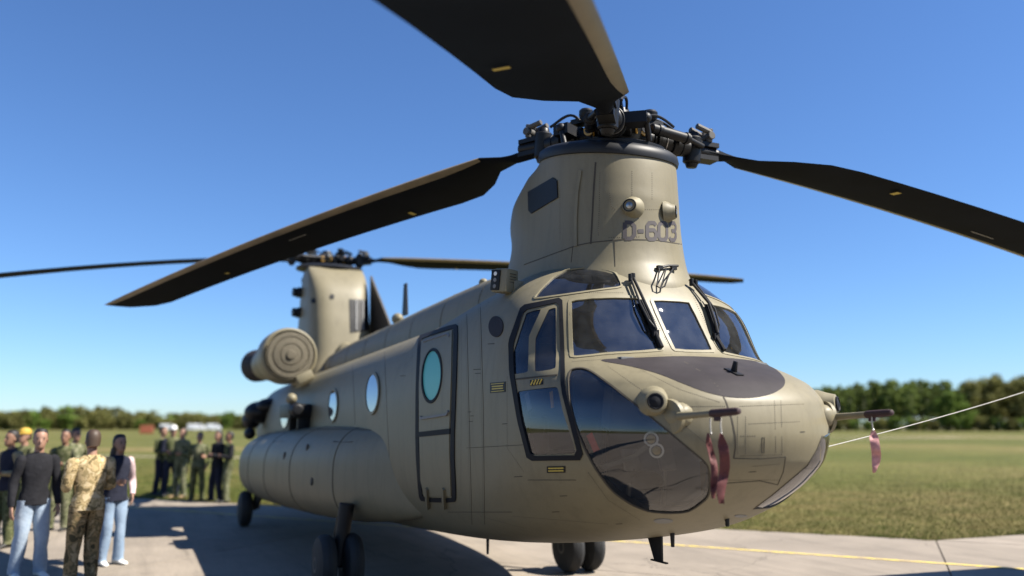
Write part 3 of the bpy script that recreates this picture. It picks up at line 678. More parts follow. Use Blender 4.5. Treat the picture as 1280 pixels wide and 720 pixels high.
pylon = loft(pyl_fn, pth, pzs, 'front_pylon', M['paint'], HELI, caps=True)
HX = 2.3
mb = MB(); vs_ = []; n = 72; fs = []
prof = [(-.02, 1.0), (-.015, 1.03), (.02, 1.045), (.07, 1.03), (.10, .97), (.115, .90), (.115, .1)]
for (z, sc) in prof:
    for i in range(n):
        P = pyl_fn(np.array([-math.pi+2*math.pi*i/n]), np.array([4.36]))[0]; vs_.append((HX+(P[0]-HX)*sc, P[1]*sc, 4.33+(P[2]-4.33)*sc+z))
for j in range(len(prof)-1):
    for i in range(n): fs.append((j*n+i, j*n+(i+1) % n, (j+1)*n+(i+1) % n, (j+1)*n+i))
mb.add(vs_, fs); mb.build('pylon_cap', M['ringpaint'], HELI, smooth=50)
def ppatch(name, px, m, off=.004, th_=.008, du=.03, dv=.03, **k): return PYL.patch(name, PYL.uvs(px, 3), m, off, th_, pylon, du=du, dv=dv, **k)
def pline(name, px, wd=.006, m='seam', off=.0025): return PYL.ribbon(name, PYL.uvl(px, 4), wd, M[m], off, pylon)
ppatch('side_grille', [(661, 240), (692, 222), (697, 226), (698, 247), (665, 267), (661.5, 263)], M['black'], .012, .02)
pline('pylon_seam', [(744.5, 203), (742, 240), (740, 280), (738.5, 305)], .014); pline('pylon_seam', [(726, 213), (722, 240), (720, 275), (720, 308)], .03, 'paint2', .012)
pline('pylon_seam', [(655, 331), (690, 318), (720, 307), (740, 303), (780, 299), (820, 300), (856, 306)], .008)
pline('pylon_seam', [(768, 300), (769, 333)], .005); pline('pylon_seam', [(716, 308), (714, 328)], .005)
rivets(PYL, ([(762, 240), (764, 258), (770, 262)], [(800, 262), (832, 262)], [(790, 213), (790, 250)], [(815, 215), (815, 250)], [(760, 297), (800, 296)], [(700, 235), (700, 300)], [(750, 215), (748, 295)]), pylon)
# lettering D-603, octagonal stencil strokes laid on the pylon skin
GLY = {'D': [[(0, 0), (0, 1)], [(0, 1), (.62, 1), (1, .78), (1, .22), (.62, 0), (0, 0)]], '-': [[(.1, .48), (.95, .48)]],
       '6': [[(1, .84), (.78, 1), (.22, 1), (0, .82), (0, .18), (.22, 0), (.78, 0), (1, .18), (1, .38), (.78, .56), (0, .56)]],
       '0': [[(.22, 1), (.78, 1), (1, .82), (1, .18), (.78, 0), (.22, 0), (0, .18), (0, .82), (.22, 1)]],
       '3': [[(0, .84), (.22, 1), (.78, 1), (1, .82), (1, .68), (.8, .53), (.35, .53)], [(.8, .53), (1, .38), (1, .18), (.78, 0), (.22, 0), (0, .16)]]}
LET = [('D', 781, 793), ('-', 796.5, 805), ('6', 809, 820), ('0', 823.5, 833.5), ('3', 836.5, 844.5)]
def yline(x, b): return (300.2 if b else 278.5) + (x-781)*((.0) if b else .03) + (0 if not b else 0)
for ch, xa, xb in LET:
    mb = MB()
    for stroke in GLY[ch]:
        px = [(xa+(xb-xa)*a, (298.3+(xa-781)*.03)*(1-b)+(278.2+(xa-781)*.012)*b) for a, b in stroke]
        uvl = PYL.uvl(px, 1.2); uv = np.array(uvl); Xp = PYL.fn(uv[:, 0], uv[:, 1]); nn = PYL.nrm(uv[:, 0], uv[:, 1]); t = np.gradient(Xp, axis=0); t /= np.linalg.norm(t, axis=1)[:, None]+1e-9; bb = np.cross(nn, t); wd = .034
        vs_ = []; 
        for k in range(len(Xp)): vs_ += [Xp[k]+bb[k]*wd/2+nn[k]*.003, Xp[k]-bb[k]*wd/2+nn[k]*.003]
        mb.add(vs_, [(2*k, 2*k+1, 2*k+3, 2*k+2) for k in range(len(Xp)-1)])
    mb.build('lettering', M['lettering'], pylon, smooth=0)
# two lamps/sensors in conical housings on the pylon, pointing out to each front quarter
def pod(surf, par, px, L, r, m_h, axis=None, mirror=True, name='sensor_pod'):
    q = surf.hit(*px); p = Vector(surf.pt(*q)[0]); n = Vector(surf.nrm(np.array([q[0]]), np.array([q[1]]))[0]) if axis is None else Vector(axis).normalized()
    for sg in ((1, -1) if mirror else (1,)):
        pp = Vector((p.x, p.y*sg, p.z)); nn = Vector((n.x, n.y*sg, n.z))
        o = MB().lathe(pp-nn*.04, nn, [(0, r*1.75), (.04, r*1.55), (.04+L*.5, r*1.18), (.04+L*.85, r*1.08), (.04+L, r*1.0)], 24).build(name, m_h, par)
        MB().lathe(pp+nn*(L-.012), nn, [(0, r*.92), (.02, r*.92), (.022, r*.8), (.01, r*.78), (.010, .001)], 24).build('lens_ring', M['black'], o)
        MB().lathe(pp+nn*(L-.005), nn, [(0, r*.5), (.012, r*.46), (.018, r*.2), (.019, .001)], 20).build('lens', M['steel'], o)
pod(PYL, pylon, (789, 259), .06, .060, M['paint2'], axis=(-.66, .75, .02))
# grab loop on the pylon front
for off in (0,):
    A = [PYL.pt(*PYL.hit(*p), o)[0] for p, o in (((823, 336), .02), ((819, 352), .05), ((817, 361), .06), ((821, 363.5), .065), ((826, 361), .06), ((832, 348), .05), ((840, 337), .02))]
    B = [PYL.pt(*PYL.hit(*p), o)[0] for p, o in (((831, 337), .02), ((826, 350), .055), ((821, 363), .065))]
    C = [PYL.pt(*PYL.hit(*p), o)[0] for p, o in (((822, 336.5), .02), ((833, 334.5), .03), ((844, 334.5), .03))]
    MB().tube(A, .007, 8).tube(B, .006, 8).tube(C, .011, 8).box(A[0], (.03, .05, .03)).box(A[-1], (.03, .05, .03)).build('grab_handle', M['black'], pylon)
# ---- sponsons (fuel pods) along both sides
spo = pchip([4.1, 4.6, 5.2, 6.0, 7.2, 8.4, 9.4, 12.2, 13.4, 14.1], [1.0, 1.16, 1.34, 1.54, 1.72, 1.82, 1.87, 1.88, 1.75, 1.42])
spb = pchip([4.1, 5.2, 6.5, 9, 12, 14.1], [1.0, .82, .69, .58, .50, .62]); spt = pchip([4.1, 5.0, 6.5, 12, 14.1], [1.86, 1.88, 1.90, 1.78, 1.55])
def spon(sg):
    def fn(u, v):
        zt = spt(v); zb = spb(v); c = np.cos(u); s = np.sin(u); zm = zb+(zt-zb)*.52; yo = spo(v); y0 = np.minimum(1.0, yo-.12)
        y = y0+np.where(c > 0, (yo-y0)*np.abs(c)**.72, -.3*np.abs(c)); z = zm+np.where(s > 0, (zt-zm)*np.abs(s)**.85, -(zm-zb)*np.abs(s)**.7)
        return np.stack([v, sg*y, z], 1)
    return fn
for sg in (1, -1):
    sp = loft(spon(sg), np.linspace(0, 2*math.pi, 65), np.concatenate([np.linspace(4.1, 6.4, 30), np.linspace(6.6, 14.1, 40)]), 'sponson', M['paint'], HELI)
    f = spon(sg)
    for x in (6.2, 7.9, 9.6, 11.3):
        MB().tube([f(np.array([u]), np.array([x]))[0]+np.array([0, sg*.004, 0]) for u in np.linspace(-1.5, 1.45, 26)], .004, 5).build('sponson_seam', M['seam'], sp)
    MB().tube([f(np.array([1.1]), np.array([x]))[0]+np.array([0, sg*.004, .003]) for x in np.linspace(5.2, 13.2, 26)], .004, 5).build('sponson_seam', M['seam'], sp)
    for x, u in ((6.9, -.1), (8.3, .25), (7.3, .45)):
        p = f(np.array([u]), np.array([x]))[0]; MB().lathe(p-np.array([0, sg*.01, 0]), (0, sg, .1), [(0, .055), (.016, .055), (.02, .045)], 20).build('filler_cap', M['seam'], sp)
    # walkway strips on the top
    for xa, xb in ((5.6, 6.2), (8.6, 9.3)):
        f2 = [f(np.array([u]), np.array([xx]))[0]+np.array([0, sg*.003, .004]) for xx, u in ((xa, 1.25), (xb, 1.25), (xb+.25, .62), (xa+.25, .62))]
        MB().add(f2, [(0, 1, 2, 3)]).build('walkway_strip', M['glare'], sp, smooth=0)
# ---- landing gear
def wheel(parent, c, rad, wd, name='wheel'):
    o = MB().lathe((c[0], c[1]-wd/2, c[2]), (0, 1, 0), [(0, rad*.56), (.012, rad*.72), (wd*.12, rad*.9), (wd*.3, rad*.985), (wd*.42, rad), (wd*.44, rad*.985), (wd*.46, rad), (wd*.54, rad), (wd*.56, rad*.985), (wd*.58, rad), (wd*.7, rad*.985), (wd*.88, rad*.9), (wd-.012, rad*.72), (wd, rad*.56)], 40).build(name, M['rubber'], parent)
    MB().lathe((c[0], c[1]-wd/2-.004, c[2]), (0, 1, 0), [(.02, .03), (0, rad*.2), (.0, rad*.26), (.03, rad*.34), (.035, rad*.5), (.01, rad*.58), (wd-.002, rad*.58), (wd-.03, rad*.5), (wd-.022, rad*.34), (wd+.008, rad*.26), (wd+.008, rad*.2), (wd-.01, .03)], 32).build('rim', M['rim'], o)
    return o
FWX = 5.70
for sg in (1, -1):
    for dy in (-.155, .155): wheel(HELI, (FWX, sg*1.60+dy, .33), .33, .215)
    MB().cyl((FWX, sg*1.60-.16, .33), (FWX, sg*1.60+.16, .33), .05).cyl((FWX, sg*1.60, .3), (FWX-.02, sg*1.52, 1.0), .075, .09).cyl((FWX, sg*1.6, .45), (FWX+.4, sg*1.45, .95), .035).cyl((FWX+.02, sg*1.6, .42), (FWX+.14, sg*1.6, .62), .03).cyl((FWX+.14, sg*1.6, .62), (FWX, sg*1.6, .85), .03).build('front_gear_strut', M['black'], HELI)
    wheel(HELI, (FWX+6.86, sg*1.72, .33), .33, .25)
    MB().cyl((FWX+6.86, sg*1.72-.2, .33), (FWX+6.86, sg*1.72+.14, .33), .045).cyl((FWX+6.86, sg*1.52, .33), (FWX+6.6, sg*1.5, .9), .07, .09).cyl((FWX+6.86, sg*1.52, .36), (FWX+6.2, sg*1.45, .8), .045).build('aft_gear_strut', M['rim'], HELI)
# ---- aft pylon
RX = 14.2
az = [2.5, 2.9, 3.2, 3.6, 4.2, 4.7, 5.0, 5.2, 5.3]
axf = pchip(az, [11.6, 11.95, 12.15, 12.25, 12.4, 12.55, 12.75, 13.0, 13.2]); axa = pchip(az, [15.6, 15.5, 15.4, 15.3, 15.2, 15.1, 15.0, 14.9, 14.8]); aw = pchip(az, [.8, .72, .68, .66, .65, .64, .63, .61, .58])
def apyl_fn(t, z):
    c = np.cos(t); s = np.sin(t); xc = 13.25; f = axf(z); a = axa(z); n = np.where(c > 0, 4.0, 2.0)
    ex = np.sign(c)*np.abs(c)**(2/n); ey = np.sign(s)*np.abs(s)**(2/n); x = np.where(c > 0, xc-(xc-f)*ex, xc-(a-xc)*ex)
    return np.stack([x, aw(z)*ey, z+.07*np.clip((z-4)/1.2, 0, 1)*(x-14)], 1)
azs = np.linspace(2.5, 5.3, 50)
APYL = Surf(apyl_fn, pth, azs); _q = APYL.nrm(np.array([0.]), np.array([4.]))[0]; APYL.sign = 1 if _q[0] < 0 else -1
apylon = loft(apyl_fn, pth, azs, 'aft_pylon', M['paint'], HELI)
MB().lathe((RX-.35, 0, 5.27), (-.07, 0, 1), [(0, .6), (.02, .72), (.07, .74), (.12, .66), (.14, .4)], 48).build('aft_pylon_cap', M['ringpaint'], HELI)
def apatch(name, px, m, off=.01, th_=.02): return APYL.patch(name, APYL.uvs(px, 3), m, off, th_, apylon, du=.05, dv=.06)
apatch('cooler_intake', [(436, 374), (459, 375), (461, 413), (437, 416)], M['black'])
for i, (x, y) in enumerate(((392, 376), (415, 371))): apatch('aft_pylon_vent', ell_px(x, y, 3, 3.4, 12), M['black'])
for sx in (445, 453): APYL.ribbon('intake_bar', APYL.uvl([(sx, 376), (sx, 413)], 4), .03, M['innerlt'], .03, apylon, thick=.03)
MB().lathe((12.35, -.05, 3.35), (-1, .2, .15), [(0, .16), (.25, .16), (.3, .12), (.32, .02)], 20).build('intake_duct', M['paint2'], HELI)
# hinged work platform let down on the left of the aft pylon
MB().add([(12.7, -.62, 5.05), (11.3, -.78, 3.55), (12.9, -.70, 3.3), (12.7, -.66, 5.05), (11.3, -.82, 3.55), (12.9, -.74, 3.3)], [(0, 1, 2), (3, 5, 4), (0, 3, 4, 1), (1, 4, 5, 2), (2, 5, 3, 0)]).build('pylon_side_fairing', mat('dark_brown_panel', (.035, .028, .022), .6), HELI, smooth=0)
for z, x in ((4.75, 13.75), (4.3, 13.7)): MB().box((x, .62, z), (.26, .2, .2)).cyl((x, .6, z), (x-.02, .8, z), .08, .1).build('aft_beacon', M['black'], HELI, bevel=.02)
# ---- engines with round particle-separator intakes
for sg in (1, -1):
    ey, ez = sg*1.40, 3.10
    en = MB().lathe((10.9, ey, ez), (1, 0, .0), [(0, .30), (.3, .40), (.9, .40), (1.4, .36), (1.8, .33), (2.0, .31)], 36).build('engine_nacelle', M['paint'], HELI)
    MB().lathe((12.85, ey, ez), (1, sg*.25, .0), [(0, .30), (.35, .33), (.55, .33), (.55, .29), (.2, .27)], 32, cap=False).build('exhaust_pipe', M['glare'], en)
    MB().lathe((10.45, ey, ez), (1, 0, 0), [(-.02, .40), (-.05, .44), (-.02, .475), (.06, .49), (.5, .49), (.62, .46), (.8, .36)], 44).build('intake_drum', M['paint2'], en)
    MB().lathe((10.40, ey, ez), (-1, 0, 0), [(.05, .42), (.03, .405), (.055, .39), (.06, .32), (.045, .305), (.07, .29), (.085, .2), (.07, .185), (.09, .17), (.10, .08), (.12, .07), (.125, .001)], 44, cap=False).build('intake_screen', M['screen'], en)
    MB().box((12.3, sg*1.05, 2.95), (1.6, .5, .3)).build('engine_pylon', M['paint'], en, bevel=.05)
    MB().box((10.6, sg*1.15, 2.72), (.7, .3, .16), Matrix.Rotation(sg*-.5, 3, 'X')).build('engine_fairing', M['paint2'], en, bevel=.04)
# ---- fixtures on the right rear side
rig = MB()
rig.box((9.6, 1.42, 2.12), (.95, .34, .22)).box((9.2, 1.36, 1.98), (.08, .2, .5)).box((9.9, 1.36, 1.98), (.08, .2, .5)).cyl((9.1, 1.5, 2.13), (8.95, 1.5, 2.13), .12, .09)
rig.build('side_dispenser_rack', M['black'], HELI, bevel=.02)
MB().ell((9.55, 1.5, 2.32), (.12, .09, .09)).build('rack_lit_piece', M['paint2'], HELI)  # pale tan lump put in for a sunlit piece on the rack
MB().ell((14.1, 1.30, 2.16), (.42, .34, .24)).ell((14.3, 1.45, 2.0), (.32, .2, .2)).ell((13.85, 1.15, 2.28), (.34, .3, .18)).build('exhaust_cover', M['black'], HELI)
MB().ell((13.7, 1.55, 1.72), (.2, .12, .12)).build('aft_lamp', M['black'], HELI)
# ---- blade antennas and lumps on the spine
def fin(name, p, ch, ht, sweep, m, tk=.02, parent=HELI, taper=.6):
    x, y, z = p
    MB().add([(x, y-tk, z), (x+ch, y-tk, z), (x+ch, y+tk, z), (x, y+tk, z), (x+sweep, y-tk*.6, z+ht), (x+sweep+ch*taper, y-tk*.6, z+ht), (x+sweep+ch*taper, y+tk*.6, z+ht), (x+sweep, y+tk*.6, z+ht)], [(0, 3, 2, 1), (4, 5, 6, 7), (0, 1, 5, 4), (1, 2, 6, 5), (2, 3, 7, 6), (3, 0, 4, 7)]).build(name, m, parent, smooth=0, bevel=.006)
pa = at(508, 389, 1, 0.); fin('spine_antenna', (pa[0]-.05, 0, pa[2]-.06), .22, .52, .06, M['black'])
for px, r in (((497, 393), .09), ((559, 372), .06), ((604, 346), .05)):
    pp = at(*px, 1, .2); MB().ell((pp[0], .2, pp[2]-.07), (r*1.4, r, r)).build('spine_beacon', M['paint2'], HELI)
# ---- rotors
def blade(hub, ang, spin, droop, tilt, name='rotor_blade', pitch0=9., flap=.0):
    """hub centre, direction (deg, 0 = aft, 90 = starboard), spin +1 anticlockwise from above, droop of the tip in metres"""
    a = R(ang); ra = Vector((math.cos(a), math.sin(a), 0)); le = Vector((-math.sin(a), math.cos(a), 0))*spin; up = Vector((0, 0, 1))
    st = [(.86, .12, .12, .5), (1.15, .14, .11, .45), (1.3, .22, .115, .40), (1.5, .38, .105, .34), (1.75, .60, .10, .3), (2.05, .77, .095, .29)] + [(r, .81, .09-.004*(r-2.5), .27) for r in (2.4, 2.9, 3.4, 4, 4.6, 5.2, 5.8, 6.4, 7, 7.6, 8.2)] + [(8.6, .81, .065, .27), (8.9, .72, .055, .27), (9.14, .44, .035, .27)]
    n = 18; V = []; F = []; FM = []
    for (r, ch, tk, qc) in st:
        tw = R(pitch0 - 9*(r/9.14)); z = -droop*(max(0, r-.9)/8.24)**1.9 - flap*(r-.26) + tilt*(ra.x*r)
        c = Vector(hub)+ra*r+up*z; ex = le*math.cos(tw)+up*math.sin(tw); ez = up*math.cos(tw)-le*math.sin(tw)
        # leading edge stays straight: the chord grows rearwards
        lead = .27*.81 if ch > .3 else ch/2
        for k in range(n):
            q = 2*math.pi*k/n; u = (1-math.cos(q))/2       # 0 at leading edge
            yt = 5*tk*max(.02 if ch < .2 else 0, (.2969*math.sqrt(u)-.126*u-.3516*u*u+.2843*u**3-.1036*u**4)) if ch >= .2 else tk*.5*math.sin(math.pi*u)
            yt *= (1.25 if q < math.pi else -.75) if ch >= .2 else (1 if q < math.pi else -1)
            V.append(c + ex*(lead-ch*u) + ez*(yt*(1 if ch < .2 else ch/.81*1.0)))
    for j in range(len(st)-1):
        for k in range(n):
            k2 = (k+1) % n; F.append((j*n+k, j*n+k2, (j+1)*n+k2, (j+1)*n+k)); FM.append(1 if (k in (n-2, n-1, 0, 1)) and j >= 3 else 0)
    F.append(tuple(range(n))); F.append(tuple((len(st)-1)*n+k for k in range(n))); FM += [0, 0]
    mb = MB(); mb.v = [tuple(p) for p in V]; mb.f = F; mb.m = FM
    o = mb.build(name, [M['blade'], M['bladetan']], HELI, smooth=40)
    # print marks on the underside
    for (r0, r1, off, wd) in ((4.55, 4.9, -.05, .006), (3.0, 3.06, -.4, .05), (6.6, 6.66, -.3, .03)):
        tw = R(pitch0-9*(r0/9.14)); P = []
        for r, dd in ((r0, -wd), (r1, -wd), (r1, wd), (r0, wd)):
            z = -droop*(max(0, r-.9)/8.24)**1.9-flap*(r-.26)+tilt*(ra.x*r); ex = le*math.cos(tw)+up*math.sin(tw)
            P.append(Vector(hub)+ra*r+up*(z-.041)+ex*(off+dd))
        MB().add(P, [(0, 1, 2, 3)]).build('blade_mark', M['yprint'] if wd > .01 else M['rope'], o, smooth=0)
    return o
def rotor_hub(c, angs, tilt, spin, r_mast=.17, zdown=.4, flap=0.):
    c = Vector(c); up = Vector((-tilt, 0, 1)).normalized()
    h = MB().lathe(c-up*zdown, up, [(0, r_mast*1.5), (zdown*.35, r_mast*1.4), (zdown*.4, r_mast), (zdown-.12, r_mast), (zdown-.10, .22), (zdown-.02, .25), (zdown+.06, .25), (zdown+.08, .2), (zdown+.13, .18), (zdown+.17, .12), (zdown+.22, .1), (zdown+.23, .02)], 36).build('rotor_hub', M['hub'], HELI)
    # swash plate
    MB().lathe(c-up*(zdown-.06), up, [(0, .42), (.015, .46), (.06, .46), (.075, .42), (.09, .36)], 40).build('swash_plate', M['black'], h)
    for k in range(12):
        q = 2*math.pi*k/12; p = c+Vector((math.cos(q)*.21, math.sin(q)*.21, .07)); MB().cyl(p, p+up*.035, .022, n=6).build('hub_bolt', M['steel'], h)
    for a_ in angs:
        a = R(a_); ra = Vector((math.cos(a), math.sin(a), tilt*math.cos(a)-flap)).normalized(); le = Vector((-math.sin(a), math.cos(a), 0))*spin
        def P(r, l=0, z=0): r = r*.7; return c+ra*r+le*l*.9+up*z*.92
        arm = MB()
        arm.cyl(P(.26, -.17), P(.26, .17), .085, n=20).cyl(P(.26, -.205), P(.26, .205), .05, n=16)
        arm.cyl(P(.28), P(.52), .085, .095, n=20).cyl(P(.5), P(.98), .105, .10, n=24).cyl(P(.56), P(.62), .125, n=24).cyl(P(.82), P(.88), .12, n=24).cyl(P(.98), P(1.12), .09, .08, n=20)
        # vertical lag hinge
        arm.cyl(P(1.2, 0, -.14), P(1.2, 0, .14), .088, n=24).cyl(P(1.2, 0, .14), P(1.2, 0, .19), .06, .05, n=20).cyl(P(1.2, 0, -.19), P(1.2, 0, -.14), .05, .065, n=20)
        arm.box(P(1.36, 0, .07), (.3, .14, .045), Matrix.Rotation(a, 3, 'Z')).box(P(1.36, 0, -.07), (.3, .14, .045), Matrix.Rotation(a, 3, 'Z')).cyl(P(1.28), P(1.6), .065, .06, n=18)
        ao = arm.build('blade_arm', M['hub'], HELI, bevel=0)
        MB().cyl(P(.34, -.24, .02), P(.98, -.19, .02), .048, n=18).cyl(P(.98, -.19, .02), P(1.28, -.1, .02), .025, n=12).cyl(P(.44, -.232, .02), P(.5, -.228, .02), .058, n=18).cyl(P(.9, -.197, .02), P(.94, -.194, .02), .058, n=18).build('lag_damper', M['black'], ao)
        MB().box(P(.62, .22, .02), (.16, .2, .1), Matrix.Rotation(a, 3, 'Z')).cyl(P(.62, .32, .03), P(.5, .36, -zdown+.1), .026, n=12).ell(P(.62, .32, .03), (.05, .05, .05)).build('pitch_link', M['black'], ao)
        MB().cyl(P(.26, .205), P(.26, .222), .058, n=18).cyl(P(.26, -.222), P(.26, -.205), .058, n=18).build('hinge_cap', M['gold'], ao)
        MB().cyl(P(.26, .222), P(.26, .232), .036, n=16).cyl(P(.26, -.232), P(.26, -.222), .036, n=16).build('hinge_pin', M['black'], ao)
        MB().cyl(P(.70, 0, 0), P(.715, 0, 0), .11, n=24).build('arm_band', M['gold'] if a_ == angs[0] else M['steel'], ao)
        MB().lathe(P(.5, 0, .2), up, [(0, .055), (.03, .07), (.08, .07), (.1, .05), (.105, .01)], 16).box(P(.52, .02, .17), (.22, .12, .05), Matrix.Rotation(a, 3, 'Z')).build('oil_tank', M['hub'], ao)
        MB().cyl(P(1.2, .06, .24), P(1.42, .07, .2), .028, n=10).cyl(P(1.2, -.06, .24), P(1.42, -.07, .2), .028, n=10).cyl(P(1.42, -.11, .16), P(1.42, .11, .16), .04, n=12).cyl(P(1.42, -.06, .1), P(1.42, -.06, .24), .03, n=10).cyl(P(1.42, .06, .1), P(1.42, .06, .24), .03, n=10).build('tie_fitting', M['rim'], ao)
        # hoses
        for k in range(3):
            rr_ = random.Random(int(a_*10)+k); pts = [P(.3+.1*k, -.12+.12*k, .15), P(.45+.1*k, -.16+.15*k, .24+.03*k), P(.62+.12*k, -.12+.1*k, .2), P(.8+.1*k, -.1+.1*k, .15)]
            pts = [pts[0]*(1-t)**3+pts[1]*3*t*(1-t)**2+pts[2]*3*t*t*(1-t)+pts[3]*t**3 for t in [i/10 for i in range(11)]]
            MB().tube(pts, .014, 6).build('hydraulic_hose', M['gold'] if k == 1 and a_ > 0 and a_ < 90 else M['black'], ao)
    return h
FH = (HX-.16, 0, 4.59); FA = (27., -93., 142.); FT = .14
rotor_hub(FH, FA, FT, 1, zdown=.28, flap=.06)
for a in FA: blade(FH, a, 1, {27.: .45, -93.: .62, 142.: .75}[a], FT, pitch0=8, flap={27.: .17, -93.: .075, 142.: .085}[a])
RH = (RX, 0, 5.60); RA = (-132., -12., 104.); RT = .05
rotor_hub(RH, RA, RT, -1, zdown=.34, flap=.03)
for a in RA: blade(RH, a, -1, {-132.: .35, -12.: .6, 104.: .75}[a], RT, pitch0=8, flap={-132.: .03, -12.: .03, 104.: .115}[a])
# ---- nose fittings
def pitot(sg):
    b = BODY.pt(*BODY.hit(838, 521))[0]; b = Vector((b[0], b[1]*sg, b[2])); tip_ = Vector((-.06, .655*sg, 1.985)); o = MB().lathe(b+Vector((.12, -sg*.06, .0)), (tip_-b), [(0, .10), (.1, .098), (.16, .085), (.2, .06), (.215, .035)], 24).build('pitot_mast', M['paint2'], HELI)
    d = (tip_-b).normalized(); s0 = b+d*.08
    MB().tube([s0, s0+d*.12, tip_-d*.02], [.027, .023, .021], 14).build('pitot_tube', M['paint'], o)
    MB().lathe(b-Vector((-.02, sg*.02, 0)), (-.25, sg, -.05), [(0, .12), (.03, .115), (.035, .1)], 24).build('mast_flange', M['paint2'], o)
    return tip_, d
pt_s = pitot(1); pt_p = pitot(-1)
# forward-looking warning sensors beside the masts
def wsens(sg):
    b = BODY.pt(*BODY.hit(818, 503))[0]; b = Vector((b[0], b[1]*sg, b[2])); d = Vector((-.86, sg*.5, .06)).normalized()
    o = MB().lathe(b-d*.12, d, [(0, .12), (.08, .115), (.14, .09), (.2, .072), (.205, .06)], 28).build('nose_sensor', M['paint2'], HELI)
    MB().lathe(b+d*.075, d, [(0, .055), (.022, .055), (.024, .048), (.018, .044), (.03, .001)], 24).build('sensor_lens', M['seal'], o)
for sg in (1, -1): wsens(sg)
# stub on the nose deck
q = BODY.hit(917, 466); p = Vector(BODY.pt(*q)[0]); n = Vector(BODY.nrm(np.array([q[0]]), np.array([q[1]]))[0])
MB().box(p+n*.006, (.16, .06, .012), n.to_track_quat('Z', 'X').to_matrix()).box(p+n*.045, (.05, .022, .08), n.to_track_quat('Z', 'X').to_matrix(), taper=.7).cyl(p+n*.012+Vector((.06, 0, 0)), p+n*.025+Vector((.1, 0, .0)), .018).build('deck_stub', M['black'], FUS, bevel=.004)
# wipers
def wiper(pts, par, offs):
    for sg in (1, -1):
        P = [BODY.pt(*q_, o)[0] for q_, o in zip([BODY.hit(*p) or PYL.hit(*p) for p in pts], offs)]; P = [Vector((p[0], p[1]*sg, p[2])) for p in P]
        yield P
def wip():
    arm1 = [(790, 350), (800, 378), (810, 400), (817, 416)]; arm2 = [(786, 353), (797, 385), (807, 405)]; bl = [(799, 378), (808, 398), (818, 418), (826, 436)]
    def S(p, off):
        q = BODY.hit(*p); q2 = PYL.hit(*p)
        if q is None: return Vector(PYL.pt(*q2, off)[0])
        v = Vector(BODY.pt(*q, off)[0])
        if q2 is not None:
            v2 = Vector(PYL.pt(*q2, off)[0]); v = v2 if (v2-Vector(CAM)).length < (v-Vector(CAM)).length else v
        return v
    for sg in (1, -1):
        f = lambda v: Vector((v.x, v.y*sg, v.z))
        A1 = [f(S(p, o)) for p, o in zip(arm1, (.05, .06, .06, .05))]; A2 = [f(S(p, o)) for p, o in zip(arm2, (.05, .06, .06))]; B = [f(S(p, .022)) for p in bl]
        o = MB().tube(A1, .012, 8).tube(A2, .009, 8).tube([A2[-1], A1[-1]], .009, 6).cyl(A1[0]-Vector((0, 0, .03)), A1[0]+Vector((0, 0, .03)), .02).cyl(A2[0]-Vector((0, 0, .03)), A2[0]+Vector((0, 0, .03)), .018).build('wiper_arm', M['black'], HELI)
        MB().tube(B, .017, 8).box(B[2], (.03, .05, .05)).build('wiper_blade', M['seal'], o)
wip()
# sensor box high on the right side, its twin on the left
q = BODY.hit(634, 366) or BODY.hit(640, 380); p = Vector(BODY.pt(*q)[0])
for sg in (1, -1):
    rot = Matrix.Rotation(sg*.42, 3, 'Z') @ Matrix.Rotation(-.1, 3, 'Y')
    c = Vector((p.x-.06, (p.y+.05)*sg, p.z+.09)); o = MB().box(c, (.18, .17, .21), rot, taper=.92).build('missile_warning_box', M['paint2'], HELI, bevel=.02)
    MB().box(c+rot @ Vector((.035, sg*.086, 0)), (.10, .012, .18), rot).build('box_face', M['black'], o, bevel=.004)
    for k in range(3): MB().cyl(c+rot @ Vector((.035, sg*.085, .055-.055*k)), c+rot @ Vector((.035, sg*.097, .055-.055*k)), .018, n=14).build('box_lens', M['innerlt'] if k else M['white'], o)
    for k in range(4): MB().box(c+rot @ Vector((-.088, 0, .06-.024*k)), (.006, .08, .005), rot).build('box_slot', M['seam'], o)
    MB().box(c-Vector((0, sg*.12, .06)), (.16, .14, .12)).build('box_bracket', M['paint'], o, bevel=.01)
# belly: blade antenna, lamp, small drain masts
pa = at(818, 664, 1, 0.); pb = at(824, 701, 1, 0.)
MB().add([(pa[0]+.14, -.012, pa[2]+.06), (pa[0]-.10, -.012, pa[2]+.06), (pa[0]-.10, .012, pa[2]+.06), (pa[0]+.14, .012, pa[2]+.06), (pb[0]+.06, -.009, pb[2]), (pb[0]-.045, -.009, pb[2]), (pb[0]-.045, .009, pb[2]), (pb[0]+.06, .009, pb[2])], [(0, 1, 2, 3), (4, 7, 6, 5), (0, 4, 5, 1), (1, 5, 6, 2), (2, 6, 7, 3), (3, 7, 4, 0)]).box((pb[0]-.0, 0, pb[2]-.005), (.21, .026, .012)).build('belly_antenna', M['black'], HELI, bevel=.003)
for x, y, h in ((1.35, .1, .1), (.95, -.1, .05), (4.6, .2, .2)):
    z = BODY.pt(0.0001, math.sqrt(x-XN))[0][2]; MB().cyl((x, y, z+.05), (x, y, z-h), .02, .014, n=10).build('drain_mast', M['black'], HELI)
BODY.patch('belly_lamp', BODY.uvs(ell_px(829, 651, 12, 2.8, 20), 3), M['innerlt'], .004, .004, FUS, du=.03, dv=.02)
BODY.patch('belly_lamp', BODY.uvs(ell_px(926, 645, 8, 1.6, 20), 3), M['innerlt'], .004, .004, FUS, du=.03, dv=.02)
